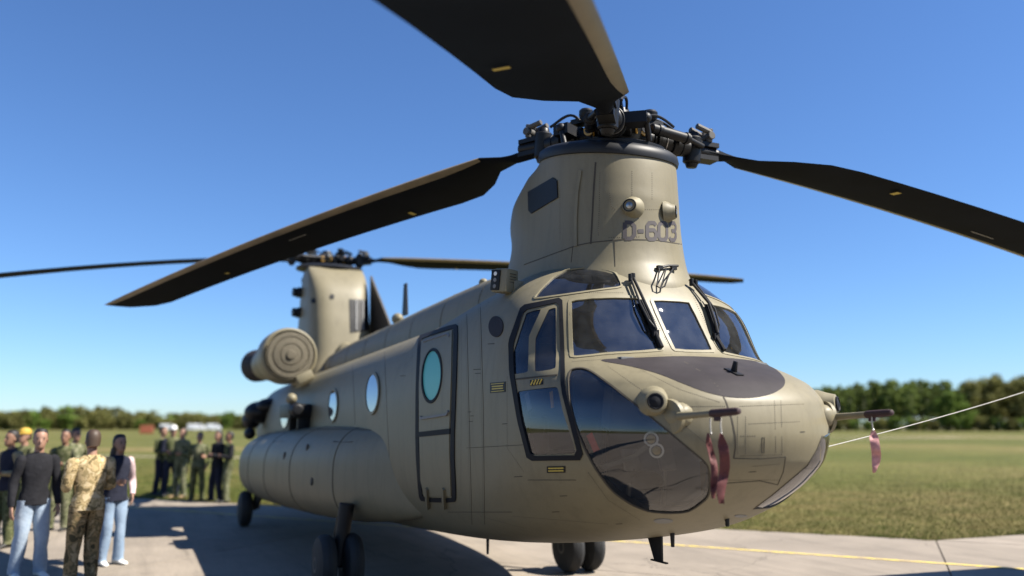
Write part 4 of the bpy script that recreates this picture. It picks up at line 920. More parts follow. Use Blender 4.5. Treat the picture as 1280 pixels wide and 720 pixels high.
# ---- cockpit interior
ck = MB(); 
MB().box((2.1, 0, 1.30), (1.3, 1.7, .04)).build('cockpit_floor', M['inner'], FUS, smooth=0)
MB().box((2.78, 0, 2.02), (.05, 1.9, 1.4)).build('cockpit_bulkhead', M['inner'], FUS, smooth=0)
ip = MB().box((1.33, 0, 2.12), (.12, 1.35, .5), Matrix.Rotation(-.2, 3, 'Y')).build('instrument_panel', M['inner'], FUS, bevel=.02)
MB().box((1.24, 0, 2.385), (.30, 1.4, .03)).build('glareshield', M['inner'], FUS, bevel=.01)
for y in (-.5, -.25, .25, .5): MB().box((1.395, y, 2.15), (.02, .2, .22), Matrix.Rotation(-.2, 3, 'Y')).build('display', M['lens'], FUS, bevel=.004)
MB().box((1.75, 0, 1.62), (.8, .4, .6)).build('centre_console', M['inner'], FUS, bevel=.03)
MB().box((1.9, 0, 2.93), (.6, .36, .1)).build('overhead_console', M['innerlt'], FUS, bevel=.02)
for sg in (1, -1):
    st = empty('pilot_seat', (2.15, .58*sg, 1.32), parent=HELI)
    MB().box((0, 0, .32), (.46, .46, .12)).build('seat_pan', M['seatc'], st, bevel=.03)
    MB().box((.24, 0, .72), (.12, .48, .76), Matrix.Rotation(.12, 3, 'Y')).build('seat_back', M['seatc'], st, bevel=.04)
    MB().box((.30, 0, 1.2), (.09, .28, .2)).build('headrest', M['seatc'], st, bevel=.03)
    for y in (-.26, .26): MB().box((.02, y, .5), (.36, .05, .3)).build('armour_wing', M['inner'], st, bevel=.015)
    MB().box((.05, 0, .13), (.3, .3, .26)).build('seat_base', M['inner'], st)
    for y in (.42, .72):
        MB().cyl((1.02, y*sg, 1.34), (.98, y*sg, 1.62), .018).box((.965, y*sg, 1.66), (.03, .13, .16), Matrix.Rotation(.3, 3, 'Y')).build('rudder_pedal', M['innerlt'], HELI, bevel=.006)
    MB().cyl((1.62, .55*sg, 1.32), (1.55, .55*sg, 1.85), .02, .016).ell((1.54, .55*sg, 1.9), (.03, .03, .06)).build('cyclic_stick', M['black'], HELI)
# search lamps seen through the chin glass
for px, rr_ in (((810, 552), .046), ((818, 569.5), .046)):
    h = BODY.pt(*BODY.hit(*px), -.10)[0]; n = Vector((-.84, .52, -.12)).normalized()
    o = MB().lathe(Vector(h)-n*.08, n, [(0, .02), (.02, rr_*.9), (.08, rr_)], 24).build('search_lamp', M['innerlt'], HELI); MB().lathe(Vector(h), n, [(0, rr_*.62), (.012, rr_*.6), (.018, rr_*.3), (.019, .001)], 20).build('lamp_lens', M['lamp'], o)
    MB().lathe(Vector(h)-n*.002, n, [(0, rr_*1.08), (.012, rr_*1.08), (.012, rr_*.82), (.0, rr_*.8)], 28, cap=False).build('lamp_bezel', M['white'], o)
M['flag'] = mat('red_flag', (.6, .04, .05), .6); M['strap'] = mat('orange_strap', (.6, .27, .03), .6)
BODY.ribbon('warning_flag', BODY.uvl([(731, 543), (735, 552), (741, 566)], 3), .055, M['flag'], -.05, FUS, thick=.004)
BODY.ribbon('door_strap', BODY.uvl([(684, 487), (685.5, 509)], 3), .028, M['strap'], -.04, FUS, thick=.006)
BODY.ribbon('map_pocket', BODY.uvl([(651, 490), (655, 512)], 3), .05, M['innerlt'], -.05, FUS, thick=.006)
bt = BODY.pt(*BODY.hit(806, 622), -.14)[0]; MB().ell(tuple(bt), (.16, .10, .07)).ell((bt[0]+.16, bt[1]+.08, bt[2]+.05), (.14, .12, .09)).build('footwell_fairing', M['seal'], HELI)
# dark frame bar across the chin opening
BODY.ribbon('chin_brace', BODY.uvl([(745, 592), (770, 583), (790, 574), (806, 561)], 3), .03, M['inner'], -.06, FUS, thick=.03)
# ================================================================== PITOT COVERS AND STREAMERS
M['red2'] = mat('faded_pink_webbing', (.46, .22, .21), .75, var=.25, vscale=30)
def streamer(px_top, px_bot, yplane, wd, m, ang, label, seed):
    """a cloth tape hanging from a cord on a pitot tube: twisted, with thickness"""
    T = at(*px_top, 1, yplane); B = at(*px_bot, 1, yplane); L = T[2]-B[2]; o = empty('remove_before_flight_streamer', (T[0], T[1], T[2]))
    rnd = random.Random(seed); n = 16; V = []; F = []
    ph = rnd.uniform(0, 6)
    for k in range(n+1):
        t = k/n; q = ang+.7*math.sin(t*5.2+ph)*t; sw = .018*math.sin(t*5+ph); ww = wd*(.25+.75*min(1, t*6))*(1 if t < .8 else 1-.5*(t-.8)/.2)
        c = Vector((sw, .012*math.sin(t*7+ph*2), -.085-(L-.085)*t)); d = Vector((math.cos(q), math.sin(q), 0)); nn = Vector((-math.sin(q), math.cos(q), 0))
        fold = .016*math.sin(t*13+ph)+.008*math.sin(t*29)
        V += [c-d*ww/2+nn*.0015, c+nn*(fold+.0015), c+d*ww/2+nn*.0015, c+d*ww/2-nn*.0015, c+nn*(fold-.0015), c-d*ww/2-nn*.0015]
    for k in range(n):
        for i in range(6): F.append((6*k+i, 6*k+(i+1) % 6, 6*k+6+(i+1) % 6, 6*k+6+i))
    F += [(0, 1, 2, 3, 4, 5), tuple(6*n+i for i in (5, 4, 3, 2, 1, 0))]
    MB().add(V, F).build('tape', m, o, smooth=60)
    MB().tube([(0, 0, .01), (.004, 0, -.04), (0, 0, -.09)], .005, 6).build('cord', M['rope'], o); MB().lathe((0, 0, -.09), (.3, 1, 0), [(-.003, .010), (.003, .010)], 12).build('eyelet', M['steel'], o)
    tag(o, label, 'streamer', 'red streamers on the pitot tubes'); return o
for (tp, d), lab in ((pt_s, 'maroon fabric cover on the pitot tube nearest the dark chin window'), (pt_p, 'maroon fabric cover on the pitot tube standing out against the trees')):
    o = empty('pitot_cover', tp+d*.0); 
    MB().tube([-d*.20, -d*.19, -d*.12, d*.0, d*.03, d*.035], [.023, .026, .026, .024, .018, .007], 14).build('sleeve', M['maroon'], o)
    MB().box(-d*.15+Vector((0, 0, -.035)), (.05, .02, .03)).build('pull_tab', M['maroon'], o, bevel=.004)
    tag(o, lab, 'pitot cover', 'maroon covers on the pitot tubes')
yS = pt_s[0].y; yP = pt_p[0].y
streamer((888, 524), (886, 622), yS+.01, .042, M['red'], 1.25, 'narrow dark red streamer, left of the two on the near pitot tube', 1)
streamer((901, 524), (899, 629), yS+.0, .062, M['red'], .85, 'wide twisted red streamer, right of the two on the near pitot tube', 5)
streamer((1090, 521), (1094, 591), yP, .058, M['red2'], 1.0, 'pale pink streamer hanging against the meadow from the far pitot tube', 9)
# ================================================================== ROPE
ra_ = at(1024, 561, 1, -1.22); a_ = R(-93.); tc_ = np.array([FH[0]+math.cos(a_)*8.95, math.sin(a_)*8.95, FH[2]-.62*(8.05/8.24)**1.9-.075*8.69+FT*math.cos(a_)*8.95-.04])
def rope_pts(sag): return [ra_*(1-t)+tc_*t-np.array([0, 0, 4*sag*t*(1-t)]) for t in [k/36 for k in range(37)]]
def px_of(p): v = np.array(p)-CAM; z = v@_d; return 640+FPX*(v@_r)/z, 360-FPX*(v@_u)/z
best = min(np.linspace(0, 1.5, 61), key=lambda sg_: abs(np.interp(1280, *zip(*[px_of(p) for p in rope_pts(sg_)]))-490))
pts = [tuple(p) for p in rope_pts(best)]
MB().tube(pts, .0042, 8).build('tie_down_rope', M['rope'])
tag(bpy.data.objects['tie_down_rope'], 'thin white rope slanting up to the right from behind the nose to a rotor blade', 'rope')
# ================================================================== TREES
def leaf_mat(name, c1, c2, c3):
    m, n, l, b = node_mat(name); gp = n.new('ShaderNodeNewGeometry'); r = n.new('ShaderNodeValToRGB'); e = r.color_ramp.elements; oi = n.new('ShaderNodeObjectInfo')
    e[0].color = (*c1, 1); e[1].color = (*c3, 1); k = e.new(.5); k.color = (*c2, 1); l.new(gp.outputs['Random Per Island'], r.inputs[0])
    mr = n.new('ShaderNodeMapRange'); mr.inputs[3].default_value = .75; mr.inputs[4].default_value = 1.3; l.new(oi.outputs['Random'], mr.inputs[0])
    vm = n.new('ShaderNodeVectorMath'); vm.operation = 'SCALE'; l.new(r.outputs[0], vm.inputs[0]); l.new(mr.outputs[0], vm.inputs['Scale']); l.new(vm.outputs[0], b.inputs['Base Color'])
    b.inputs['Roughness'].default_value = .7; b.inputs['Specular IOR Level'].default_value = .15
    tr = n.new('ShaderNodeBsdfTranslucent'); l.new(vm.outputs[0], tr.inputs[0]); mx = n.new('ShaderNodeMixShader'); mx.inputs[0].default_value = .3
    l.new(b.outputs[0], mx.inputs[1]); l.new(tr.outputs[0], mx.inputs[2]); l.new(mx.outputs[0], n['Material Output'].inputs['Surface']); return m
M['leaf_b'] = leaf_mat('birch_leaves', (.10, .145, .034), (.14, .185, .044), (.195, .22, .066))
M['leaf_g'] = leaf_mat('fresh_green_leaves', (.075, .125, .022), (.12, .185, .032), (.18, .235, .055))
M['leaf_d'] = leaf_mat('olive_leaves', (.095, .105, .028), (.14, .14, .042), (.20, .18, .065))
M['bark'] = mat('grey_bark', (.30, .27, .23), .9, var=.4, vscale=3); M['bark2'] = mat('brown_bark', (.06, .045, .035), .9, var=.3, vscale=3)
def tree_meshes(seed, h, crown_w, crown_z0, nleaf, ls, kind):
    rd = random.Random(seed); mb = MB(); r0 = h*.014
    top = Vector((rd.uniform(-.04, .04)*h, rd.uniform(-.04, .04)*h, h*.96)); pts = [Vector((0, 0, -.3)).lerp(top, t)+Vector((rd.uniform(-1, 1), rd.uniform(-1, 1), 0))*.008*h*t for t in (0, .2, .4, .6, .8, 1)]
    mb.tube(pts, [r0*(1-.85*t) for t in (0, .2, .4, .6, .8, 1)], 7)
    tips = []
    for k in range(13):
        t = crown_z0+(.95-crown_z0)*(k+.5)/13; p0 = Vector((0, 0, 0)).lerp(top, t); q = k*2.4+rd.uniform(-.5, .5); f = math.sin(math.pi*min(1, (t-crown_z0*.7)/(1.04-crown_z0*.7)))**.7
        L = crown_w*f*rd.uniform(.65, 1.05); p1 = p0+Vector((math.cos(q)*L, math.sin(q)*L, L*rd.uniform(.2, .7))); mid = p0.lerp(p1, .5)+Vector((0, 0, -.06*L))
        mb.tube([p0, mid, p1], [r0*.3*(1-t*.5), r0*.18, r0*.06], 5); tips += [p1, mid, p0.lerp(p1, .8)]
    tips += [top]
    # foliage: clumps round the limb ends, made of small leaf-clump faces
    V = []; F = []; cl = []
    for p in tips:
        for j in range(2 if kind == 'round' else 1): cl.append((p+Vector((rd.gauss(0, .2), rd.gauss(0, .2), rd.gauss(0, .15)))*crown_w*.35, crown_w*rd.uniform(.16, .34)))
    for k in range(nleaf):
        c, r = cl[rd.randrange(len(cl))]; d = Vector((rd.gauss(0, 1), rd.gauss(0, 1), rd.gauss(0, .8))).normalized()*r*rd.uniform(.35, 1)**.5
        p = c+d; a = Vector((rd.gauss(0, 1), rd.gauss(0, 1), rd.gauss(0, 1))).normalized(); b = a.orthogonal().normalized(); e = a.cross(b); s_ = ls*rd.uniform(.5, 1.2); n0 = len(V)
        V += [p+b*s_, p+e*s_*.7, p-b*s_, p-e*s_*.6]; F.append((n0, n0+1, n0+2, n0+3))
    cr = MB(); cr.v = [tuple(v) for v in V]; cr.f = F; cr.m = [0]*len(F)
    return mb, cr
PROTO = {}
def tree(kind, var, loc, sc, rz, label, group):
    key = (kind, var); lm, bk = {'birch': (M['leaf_b'], M['bark']), 'round': (M['leaf_g'], M['bark2']), 'olive': (M['leaf_d'], M['bark2']), 'bush': (M['leaf_d'] if var == 2 else M['leaf_g'], M['bark2'])}[kind]
    if key not in PROTO:
        a = {'birch': (10+var, 16, 2.9, .30, 3000, .30, 'round'), 'round': (40+var, 12, 4.4, .16, 3600, .36, 'round'), 'olive': (70+var, 13, 4.6, .18, 3600, .36, 'round'), 'bush': (90+var, 3.2, 2.2, .05, 1300, .26, 'round')}[kind]
        tb, cr = tree_meshes(*a); PROTO[key] = []
        o = empty(kind+'_tree' if kind != 'bush' else 'bush', loc, rz); t = tb.build('trunk', bk, o, smooth=60); me = bpy.data.meshes.new('crown'); me.from_pydata(cr.v, [], cr.f); me.materials.append(lm); me.update(); c = link('crown', me, o)
        PROTO[key] = [t.data, c.data]
    else:
        o = empty(kind+'_tree' if kind != 'bush' else 'bush', loc, rz)
        for nm, d in zip(('trunk', 'crown'), PROTO[key]): c = bpy.data.objects.new(nm, d); COL.objects.link(c); c.parent = o
    o.scale = (sc, sc, sc); tag(o, label, 'tree' if kind != 'bush' else 'bush', group); return o
def on_ray(px, dist):
    v = ray(px, 530); k = dist/math.hypot(v[0], v[1]); return (CAM[0]+v[0]*k, CAM[1]+v[1]*k, GZ)
rt = random.Random(3)
# wood on the right
ORD = 'first second third fourth fifth sixth seventh eighth ninth tenth eleventh twelfth thirteenth fourteenth fifteenth sixteenth seventeenth eighteenth nineteenth twentieth'.split()
def nth(k): return ORD[k] if k < 20 else 'twenty-'+ORD[k-20] if k < 29 else 'thirtieth' if k == 29 else 'thirty-'+ORD[k-30]
for row, (dd, n) in enumerate(((285, 34), (300, 40), (318, 40), (336, 36))):
    for k in range(n):
        px = 985+(1330-985)*(k+rt.uniform(.2, .8))/n
        if px > 1185 and row == 0: continue
        hgt = np.interp(px, [985, 1040, 1080, 1150, 1200, 1290], [.78, .88, .96, .98, .90, .86])
        lab = 'slender front row tree of the birch wood, %s from the left' % nth(k) if row == 0 else 'tree deeper inside the birch wood, only its top showing over the front row'
        tree('birch', rt.randrange(5), on_ray(px, dd+rt.uniform(-5, 5)), hgt*rt.uniform(.80, 1.06)*(1+.04*row), rt.uniform(0, 6), lab, 'trees of the birch wood')
for k in range(34):
    px = 985+(1330-985)*(k+rt.uniform(.1, .9))/34
    tree('bush', rt.randrange(3), on_ray(px, 274+rt.uniform(-4, 4)), rt.uniform(.8, 1.25), rt.uniform(0, 6), 'low green bush along the foot of the birch wood', 'bushes at the edge of the wood')
tree('round', 0, on_ray(1187, 262), .93, 1., 'round bright green tree standing in front of the wood', 'trees of the birch wood')
tree('round', 1, on_ray(1204, 266), .72, 2., 'smaller rounded green tree touching the bright green one', 'trees of the birch wood')
for k, (px, sc) in enumerate(((1222, 1.12), (1243, 1.22), (1262, 1.12), (1284, 1.06), (1232, .95), (1274, 1.2))):
    tree('olive', k % 3, on_ray(px, 278+6*(k % 3)), sc, k*1.3, 'broad olive tree in the clump at the right picture edge, ' + ('leftmost of the clump', 'tallest', 'fifth from left', 'rightmost', 'second from left, smallest', 'behind the others')[k], 'olive trees at the right edge')
# low distant treeline on the left
for k in range(62):
    px = -25+(370+25)*(k+rt.uniform(0, 1))/62; kd = rt.choice(('olive', 'olive', 'round', 'birch')); dd = rt.uniform(330, 400)
    tree(kd, rt.randrange(3), on_ray(px, dd), rt.uniform(.38, .62)*(1.15 if 45 < px < 150 else .9)*(.8 if kd == 'birch' else 1), rt.uniform(0, 6), 'blurred tree in the low distant treeline beyond the people', 'trees of the distant treeline')
for k in range(58):
    px = -25+(370+25)*(k+rt.uniform(0, 1))/58
    tree('bush', rt.choice((2, 2, 2, 0)), on_ray(px, rt.uniform(318, 345)), rt.uniform(1.0, 1.9), rt.uniform(0, 6), 'low bush filling the foot of the distant treeline on the left', 'bushes of the distant treeline')
tree('round', 2, on_ray(287, 300), .52, .4, 'small light green tree just left of the tail', 'trees of the distant treeline')
# ================================================================== FAR VEHICLES AND SHED
def van(loc, rz, col, label, L=5.2):
    o = empty('parked_van', loc, rz); m = mat('van_paint', col, .4, coat=.3)
    pr = [(-L/2, .35), (-L/2, 1.15), (-L/2+.25, 1.25), (-L/2+.95, 1.95), (-L/2+1.3, 2.12), (L/2-.1, 2.15), (L/2, 2.0), (L/2, .35)]; n = len(pr)
    V = [(x, -.95 if z < 1.3 else -.86, z) for x, z in pr]+[(x, .95 if z < 1.3 else .86, z) for x, z in pr]
    MB().add(V, [tuple(range(n)), tuple(reversed(range(n, 2*n)))]+[(i, n+i, n+(i+1) % n, (i+1) % n) for i in range(n)]).build('van_body', m, o, smooth=30, bevel=.04)
    MB().add([(-L/2+.25, -.8, 1.31), (-L/2+.25, .8, 1.31), (-L/2+.92, .72, 1.96), (-L/2+.92, -.72, 1.96)], [(0, 1, 2, 3)]).build('windscreen', M['lens'], o, smooth=0)
    for sg in (1, -1):
        MB().box((-L/2+1.55, sg*.9, 1.62), (.9, .06, .5)).build('side_window', M['lens'], o)
        for x in (-L/2+1., L/2-1.): MB().lathe((x, sg*.9-.11, .34), (0, 1, 0), [(0, .2), (.02, .32), (.2, .32), (.22, .2)], 20).build('wheel', M['rubber'], o)
        MB().box((-L/2, sg*.7, .85), (.06, .3, .18)).build('headlight', M['steel'], o)
    tag(o, label, 'van', 'vans parked across the field')
hd = math.atan2(ray(240, 530)[1], ray(240, 530)[0])
van(on_ray(209, 290), hd+math.pi/2+.2, (.4, .41, .43), 'small white van far across the field, left of the other white vans', 4.4)
van(on_ray(246, 265), hd+math.pi/2, (.5, .51, .53), 'white van parked far off, middle of the three beyond the field')
van(on_ray(267, 270), hd+math.pi/2+.1, (.46, .48, .5), 'white van far off, nearest to the helicopter tail', 4.4)
sh_ = empty('orange_container', on_ray(184, 190), hd+math.pi/2)
MB().box((0, 0, .9), (2.6, 2.2, 1.7)).build('container_body', mat('orange_paint', (.28, .085, .04), .6, var=.2), sh_, bevel=.03)
for k in range(12): MB().box((-1.2+k*.22, 1.11, .9), (.08, .06, 1.6)).build('rib', bpy.data.materials['orange_paint'], sh_)
for k in range(12): MB().box((-1.2+k*.22, -1.11, .9), (.08, .06, 1.6)).build('rib', bpy.data.materials['orange_paint'], sh_)
MB().box((0, 0, 1.79), (2.7, 2.3, .08)).build('container_roof', bpy.data.materials['orange_paint'], sh_)
tag(sh_, 'orange red container standing far off before the treeline', 'container')
# ================================================================== PEOPLE
def camo_mat(name, cols, sc):
    m, n, l, b = node_mat(name); tc = n.new('ShaderNodeTexCoord'); z = n.new('ShaderNodeTexNoise'); z.inputs['Scale'].default_value = sc; z.inputs['Detail'].default_value = 3; z.inputs['Distortion'].default_value = .6
    l.new(tc.outputs['Object'], z.inputs['Vector']); r = n.new('ShaderNodeValToRGB'); r.color_ramp.interpolation = 'CONSTANT'; e = r.color_ramp.elements
    e[0].position = 0; e[0].color = (*cols[0], 1); e[1].position = .42; e[1].color = (*cols[1], 1)
    for p_, c_ in ((.5, cols[2]), (.58, cols[3])): x = e.new(p_); x.color = (*c_, 1)
    l.new(z.outputs['Fac'], r.inputs[0]); l.new(r.outputs[0], b.inputs['Base Color']); b.inputs['Roughness'].default_value = .95; b.inputs['Specular IOR Level'].default_value = .1; return m
def cloth(name, col, col2=None, sc=9.): return mat(name, col, .9, var=.25, vscale=sc, col2=col2, bump=.3, bscale=25, spec=.1)
SK = mat('skin', (.27, .15, .10), .55, var=.12, vscale=6); SK2 = mat('skin_tan', (.20, .105, .065), .55, var=.12, vscale=6)
HA = {'dark': mat('dark_hair', (.012, .009, .008), .6), 'brown': mat('brown_hair', (.05, .03, .018), .6)}
CL = {'black': cloth('black_jacket', (.018, .018, .021)), 'jeans': cloth('light_jeans', (.34, .40, .47), (.22, .28, .36), 5), 'jeans2': cloth('blue_jeans', (.24, .31, .40), (.16, .22, .31), 5),
      'camo': camo_mat('tan_camouflage', ((.13, .10, .05), (.40, .30, .16), (.26, .20, .10), (.48, .38, .23)), 11), 'camot': camo_mat('brown_camouflage', ((.06, .05, .028), (.22, .155, .08), (.12, .095, .05), (.28, .21, .12)), 11), 'green': camo_mat('green_fatigues', ((.035, .04, .02), (.09, .10, .045), (.06, .065, .03), (.13, .13, .07)), 10), 'green2': camo_mat('grey_green_fatigues', ((.05, .055, .03), (.13, .135, .075), (.085, .09, .05), (.18, .175, .11)), 10),
      'vest': cloth('navy_vest', (.02, .022, .035)), 'pink': cloth('pale_pink_sleeves', (.50, .38, .38)), 'white': cloth('white_cloth', (.65, .65, .62)), 'khaki': cloth('khaki_shirt', (.24, .20, .12)),
      'shoe_w': mat('white_trainers', (.65, .64, .6), .6), 'shoe_b': mat('black_boots', (.015, .014, .013), .5), 'boot_t': mat('tan_boots', (.19, .125, .065), .8)}
def loft_rings(mb, rings, mi, n=16, cap=(True, True)):
    """rings: (centre, rx, ry, facing) elliptical sections stacked into one skin"""
    V = []
    for (c, rx, ry, axx, axy) in rings:
        for k in range(n):
            q = 2*math.pi*k/n; V.append(Vector(c)+axx*(rx*math.cos(q))+axy*(ry*math.sin(q)))
    F = []
    for j in range(len(rings)-1):
        for k in range(n): F.append((j*n+k, j*n+(k+1) % n, (j+1)*n+(k+1) % n, (j+1)*n+k))
    if cap[0]: F.append(tuple(reversed(range(n))))
    if cap[1]: F.append(tuple((len(rings)-1)*n+k for k in range(n)))
    mb.add(V, F, mi)
def limb(mb, pts, rs, mi, n=12, flat=1.):
    """tapered limb through joints with extra sections so it bends smoothly"""
    P = [Vector(p) for p in pts]; Q = []; RR = []
    for i in range(len(P)-1):
        for k in range(5):
            t = k/5; Q.append(P[i].lerp(P[i+1], t)); RR.append(rs[i]*(1-t)+rs[i+1]*t)
    Q.append(P[-1]); RR.append(rs[-1])
    Q2 = [Q[0]]+[Q[i]*.5+(Q[i-1]+Q[i+1])*.25 for i in range(1, len(Q)-1)]+[Q[-1]]
    mb.tube(Q2, RR, n, mi)
def hand(mb, wrist, d, palm_n, side, mi, sc=1., curl=.5):
    """palm and five fingers: d = pointing direction, palm_n = palm normal, side = thumb side"""
    d = Vector(d).normalized(); pn = (Vector(palm_n)-d*Vector(palm_n).dot(d)).normalized(); th_ = d.cross(pn)*side; w0 = Vector(wrist)
    loft_rings(mb, [(w0-d*.02, .026*sc, .020*sc, th_, pn), (w0+d*.02, .032*sc, .018*sc, th_, pn), (w0+d*.06*sc, .042*sc, .016*sc, th_, pn), (w0+d*.09*sc, .042*sc, .014*sc, th_, pn)], mi, 10)
    for k, (o, L) in enumerate(((.031, .072), (.0105, .082), (-.0105, .077), (-.031, .060))):
        b = w0+d*.088*sc+th_*o*sc; p1 = b+d*L*.45*sc+pn*L*.10*curl*sc; p2 = p1+d*L*.33*sc*(1-.4*curl)+pn*L*.3*curl*sc; p3 = p2+d*L*.25*sc*(1-.8*curl)+pn*L*.26*curl*sc
        mb.tube([b-d*.012, b, p1, p2, p3], [.009*sc, .0098*sc, .009*sc, .0085*sc, .006*sc], 7, mi)
    b = w0+d*.025*sc+th_*.028*sc; p1 = b+(d*.6+th_*.7+pn*.25)*.035*sc; p2 = p1+(d*.85+th_*.25+pn*.3)*.03*sc; p3 = p2+(d*.9+pn*.3)*.02*sc
    mb.tube([b, p1, p2, p3], [.013*sc, .0115*sc, .0105*sc, .007*sc], 7, mi)
def person(loc, rz, H, top, arm, leg, shoe, skin, hair, label, group, arms=('down', 'down'), stance=(.11, -.02, .13, .05), hair_long=False, cap=None, bag=False, vest=False, lean=0., headyaw=0., build=1., cat_extra=None, coat=False):
    """a standing figure facing +x locally: one body mesh (skin and clothes by material), hair / cap as children"""
    o = empty('person', loc, rz); k = H/1.78; Z = lambda z: z*k
    X = Vector((1, 0, 0)); Y = Vector((0, 1, 0)); b = build
    mb = MB()      # materials: 0 top, 1 trousers, 2 skin, 3 shoes, 4 sleeve
    # torso: hips to neck, elliptical sections
    tz = [(.86, .105, .155), (.93, .118, .172), (1.0, .115, .165), (1.08, .108, .155), (1.18, .115, .165), (1.29, .122, .183), (1.38, .115, .195), (1.44, .095, .185), (1.475, .075, .13), (1.50, .062, .075)]
    loft_rings(mb, [((lean*(z-.9), 0, Z(z)), rx*b, ry*b, X, Y) for z, rx, ry in tz], 0, 20)
    # hem of the jacket hanging outside the trousers
    loft_rings(mb, [((lean*.05, 0, Z(1.02)), .122*b, .172*b, X, Y), ((lean*.03, 0, Z(.95)), .130*b, .182*b, X, Y), ((0, 0, Z(.74 if coat else .87)), .134*b, .186*b, X, Y), ((0, 0, Z(.745 if coat else .875)), .12*b, .17*b, X, Y)], 0, 20, (False, False))
    # neck and head
    nx = lean*.55; hx = nx+.015
    mb.tube([(nx, 0, Z(1.46)), (nx+.005, 0, Z(1.52)), (hx, 0, Z(1.57))], [.062*k, .054*k, .055*k], 14, 2)
    cy, sy = math.cos(headyaw), math.sin(headyaw); HXv = Vector((cy, sy, 0)); HYv = Vector((-sy, cy, 0)); hc = Vector((hx, 0, 0))
    hr = [(1.545, .030, .028, .055), (1.56, .052, .045, .045), (1.585, .072, .058, .028), (1.615, .084, .066, .016), (1.65, .090, .072, .008), (1.69, .095, .076, .0), (1.725, .094, .074, -.004), (1.755, .08, .062, -.008), (1.775, .048, .04, -.01), (1.782, .012, .01, -.01)]
    loft_rings(mb, [(hc+HXv*dx*k+Vector((0, 0, Z(z))), rx*k, ry*k, HXv, HYv) for z, rx, ry, dx in hr], 2, 18)
    # nose, ears, eye sockets, mouth
    hp = lambda x, y, z: hc+HXv*(x*k)+HYv*(y*k)+Vector((0, 0, Z(z)))
    mb.tube([hp(.088, 0, 1.672), hp(.106, 0, 1.645), hp(.112, 0, 1.632), hp(.092, 0, 1.622)], [.007*k, .012*k, .014*k, .008*k], 8, 2)
    for s in (1, -1):
        mb.ell(tuple(hp(-.004, s*.076, 1.65)), (.018*k, .008*k, .03*k), 8, 6, 2); mb.ell(tuple(hp(.083, s*.030, 1.664)), (.008*k, .012*k, .007*k), 8, 6, 5); mb.tube([hp(.088, s*.016, 1.682), hp(.084, s*.045, 1.680)], .005*k, 6, 5)
    mb.tube([hp(.091, -.022, 1.598), hp(.098, 0, 1.597), hp(.091, .022, 1.598)], .006*k, 6, 6)
    # legs
    sw, fx1, sw2, fx2 = stance
    for s, (yy, fx) in ((1, (sw, fx1)), (-1, (sw2, fx2))):
        hip = Vector((0, s*.085*k*b, Z(.92))); ank = Vector((fx, s*yy, Z(.085))); kn = hip.lerp(ank, .5)+Vector((.035, 0, 0))
        limb(mb, [hip, kn, ank], [.102*k*b, .080*k*b, .070*k], 1, 14)
        loft_rings(mb, [(ank+Vector((-.005, 0, .03*k)),   .074*k, .07*k, X, Y), (ank+Vector((0, 0, -.03)), .078*k, .072*k, X, Y)], 1, 14, (False, False))
        # shoe
        f0 = Vector((fx, s*yy, 0)); V = []
        for (x, wd, ht) in ((-.085, .032, .075), (-.06, .042, .085), (0, .042, .095), (.06, .044, .07), (.12, .048, .05), (.165, .038, .038), (.185, .018, .025)):
            V.append((f0+Vector((x*k, s*.02*x/.18, ht*k/2+.002)), wd*k, ht*k/2, Y, Vector((0, 0, 1))))
        loft_rings(mb, V, 3, 12)
    # arms
    for s, ar in ((1, arms[0]), (-1, arms[1])):
        sh = Vector((lean*.5, s*.185*k*b, Z(1.40)))
        if ar == 'down': el = sh+Vector((-.02, s*.07, -.29*k)); wr = el+Vector((.06, s*.01, -.25*k)); d = Vector((.2, 0, -1)); pn = Vector((0, -s, 0))
        elif ar == 'pocket': el = sh+Vector((-.08, s*.12, -.27*k)); wr = el+Vector((.14, -s*.07, -.19*k)); d = Vector((.5, -s*.3, -1)); pn = Vector((-.3, -s, 0))
        elif ar == 'hip': el = sh+Vector((-.06, s*.20, -.22*k)); wr = el+Vector((.10, -s*.16, -.16*k)); d = Vector((.5, -s*.8, -.3)); pn = Vector((-.5, -s, 0))
        elif ar == 'fold': el = sh+Vector((.03, s*.08, -.28*k)); wr = el+Vector((.20, -s*.16, .06*k)); d = Vector((.25, -s, .1)); pn = Vector((-1, 0, 0))
        elif ar == 'hold': el = sh+Vector((.0, s*.06, -.28*k)); wr = el+Vector((.24, -s*.08, .02*k)); d = Vector((1, -s*.2, .1)); pn = Vector((0, -s, .4))
        elif ar == 'phone': el = sh+Vector((.08, s*.08, -.26*k)); wr = el+Vector((.18, -s*.10, .17*k)); d = Vector((.3, -s*.3, 1)); pn = Vector((1, -s*.4, 0))
        limb(mb, [sh+Vector((0, -s*.05, .015)), sh, el, wr], [.05*k, .072*k*b, .053*k*b, .038*k], 4, 12)
        mb.ell(tuple(sh), (.072*k*b, .068*k*b, .075*k), 12, 8, 4)
        hand(mb, wr, d, pn, s, 2, k*1.0, .5)
    # creases in the cloth
    sd_ = random.uniform(0, 50); cl_ = set(i for f, m_ in zip(mb.f, mb.m) if m_ in (0, 1, 4) for i in f)
    for i in cl_:
        v = Vector(mb.v[i]); nz = mnoise.noise_vector(Vector((v.x*8+sd_, v.y*8, v.z*5.5))); mb.v[i] = tuple(v+Vector((nz.x, nz.y, nz.z*.4))*.02)
    body = mb.build('body', [top, leg, skin, shoe, arm, HA['dark'], SK2], o, smooth=70)
    if vest:
        v2 = MB(); loft_rings(v2, [((lean*(z-.9), 0, Z(z)), (rx+.012)*b, (ry+.012)*b, X, Y) for z, rx, ry in tz[2:9]], 0, 20, (False, False)); v2.build('vest', vest, o, smooth=70)
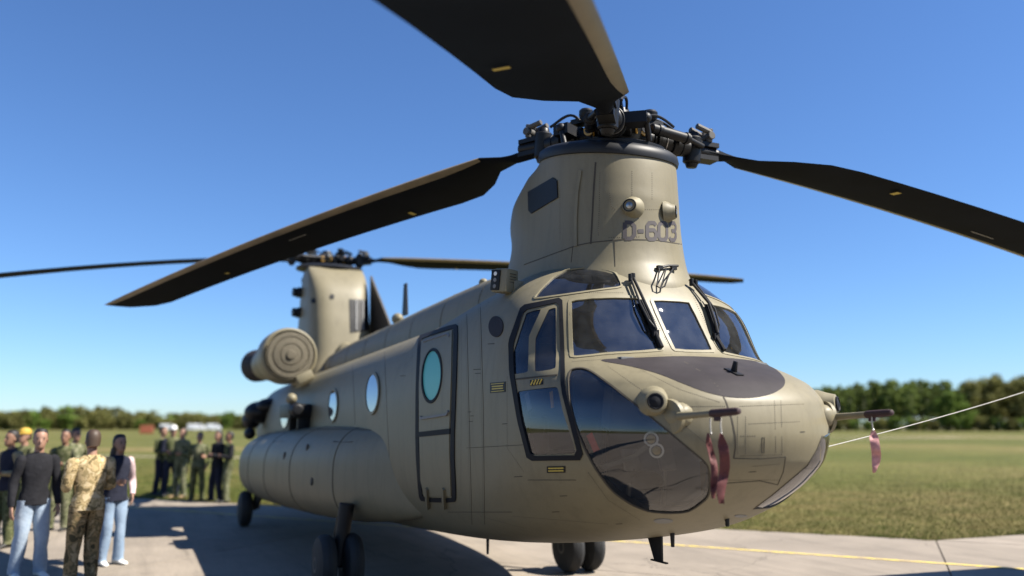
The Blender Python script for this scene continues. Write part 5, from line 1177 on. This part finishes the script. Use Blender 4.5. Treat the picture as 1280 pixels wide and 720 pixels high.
    # hair or cap
    hm = MB(); hh = [(1.60, .05, .070, -.055), (1.64, .062, .079, -.045), (1.685, .074, .083, -.036), (1.725, .088, .081, -.022), (1.765, .086, .07, -.012), (1.79, .055, .046, -.012), (1.797, .012, .01, -.012)]
    if hair_long: hh = [(1.36, .05, .10, -.07), (1.45, .06, .105, -.062), (1.54, .07, .098, -.05), (1.6, .08, .09, -.04)]+hh[0:]
    loft_rings(hm, [(hc+HXv*dx*k+Vector((0, 0, Z(z))), rx*k, ry*k, HXv, HYv) for z, rx, ry, dx in hh], 0, 18); hm.build('hair', hair, o, smooth=70)
    if cap:
        cm = MB(); loft_rings(cm, [(hc+Vector((0, 0, Z(z))), rx*k, ry*k, HXv, HYv) for z, rx, ry in ((1.70, .106, .09), (1.74, .106, .09), (1.785, .09, .075), (1.808, .05, .04), (1.812, .01, .01))], 0, 20, (False, True))
        cm.add([hp(.09, -.07, 1.712), hp(.17, -.05, 1.70), hp(.19, 0, 1.698), hp(.17, .05, 1.70), hp(.09, .07, 1.712), hp(.09, -.07, 1.72), hp(.17, -.05, 1.708), hp(.19, 0, 1.706), hp(.17, .05, 1.708), hp(.09, .07, 1.72)], [(0, 1, 2, 3, 4), (9, 8, 7, 6, 5), (0, 5, 6, 1), (1, 6, 7, 2), (2, 7, 8, 3), (3, 8, 9, 4)]); cm.build('cap', cap, o, smooth=50)
    tag(o, label, 'person', group); return o
def stand(px, py): p = at(px, py, 2, 0); return (p[0], p[1], 0.0)
def face(px, py, tx, ty): a = at(px, py, 2, 0); return math.atan2(ty-a[1], tx-a[0])
V_CAM = lambda px, py: face(px, py, CAM[0], CAM[1])
G1 = 'visitors and soldiers standing at the left'; G2 = 'distant group near the tail'
person(stand(33, 722), V_CAM(33, 722)+.35, 1.84, CL['black'], CL['black'], CL['jeans'], CL['shoe_w'], SK, HA['dark'], 'man in black jacket and light blue jeans at the left edge', G1, ('down', 'down'), (.13, .04, .13, -.06), lean=.02, headyaw=-.3)
person(stand(101, 733), V_CAM(101, 733)+math.pi+.35, 1.83, CL['camo'], CL['camo'], CL['camot'], CL['boot_t'], SK, HA['brown'], 'soldier in tan camouflage seen from behind, nearest of the left group', G1, ('hold', 'hold'), (.14, 0, .12, .06), build=1.08, headyaw=-.2)
person(stand(137, 706), V_CAM(137, 706)+.55, 1.76, CL['vest'], CL['pink'], CL['jeans2'], CL['shoe_w'], SK, HA['dark'], 'woman with long dark hair, navy vest, pink sleeves and blue jeans', G1, ('pocket', 'hold'), (.10, .02, .10, -.05), hair_long=True, vest=CL['vest'], build=.93)
person(stand(72, 663), V_CAM(72, 663)-.5, 1.80, CL['green'], CL['green2'], CL['green2'], CL['shoe_b'], SK2, HA['dark'], 'person in green fatigues behind the black jacket man and the camouflage soldier', G1, ('fold', 'fold'), headyaw=.2)
person(stand(85, 652), V_CAM(85, 652)+.6, 1.82, CL['green2'], CL['green'], CL['green'], CL['shoe_b'], SK, HA['dark'], 'person in grey green fatigues half hidden behind the camouflage soldier', G1, ('hip', 'down'))
person(stand(20, 668), V_CAM(20, 668)-.9, 1.82, CL['green'], CL['green'], CL['green'], CL['shoe_b'], SK, HA['brown'], 'person in dark green fatigues with yellow cap behind the black jacket man', G1, ('down', 'fold'), cap=mat('yellow_cap', (.40, .25, .03), .7))
person(stand(2, 684), V_CAM(2, 684)-1.0, 1.80, CL['vest'], CL['khaki'], CL['green'], CL['shoe_b'], SK2, HA['dark'], 'person in dark vest cut off by the left picture edge', G1, ('hold', 'hold'))
person(stand(198, 619), V_CAM(198, 619)+.9, 1.84, CL['green'], CL['green'], CL['vest'], CL['shoe_b'], SK, HA['dark'], 'person in green with arms folded, leftmost of the group near the tail', G2, ('fold', 'fold'), stance=(.16, .02, .16, 0), headyaw=.2)
person(stand(211, 620), V_CAM(211, 620)+.2, 1.86, CL['green'], CL['vest'], CL['vest'], CL['shoe_b'], SK, HA['dark'], 'person wearing a white cap in the group near the tail', G2, ('hip', 'hold'), cap=CL['white'], stance=(.16, .02, .14, 0))
person(stand(224, 622), V_CAM(224, 622)-.7, 1.80, CL['green2'], CL['green2'], CL['green2'], CL['boot_t'], SK, HA['brown'], 'person in pale green right beside the white capped person', G2, ('hold', 'hold'))
person(stand(245, 626), V_CAM(245, 626)-.2, 1.70, CL['green2'], CL['green'], CL['green'], CL['shoe_b'], SK, HA['brown'], 'shorter person in green fatigues standing alone mid way to the tail', G2, ('pocket', 'down'), stance=(.15, .03, .12, 0))
person(stand(269, 627), V_CAM(269, 627)-1.0, 1.74, CL['black'], CL['black'], CL['vest'], CL['shoe_b'], SK, HA['dark'], 'person in black with long dark hair close to the tail', G2, ('fold', 'hold'), hair_long=True, stance=(.15, -.04, .14, .04))
person(stand(283, 628), V_CAM(283, 628)-1.3, 1.72, CL['green'], CL['black'], CL['green2'], CL['shoe_b'], SK2, HA['dark'], 'person in green trousers nearest the helicopter tail', G2, ('fold', 'down'), stance=(.14, .06, .14, -.04))
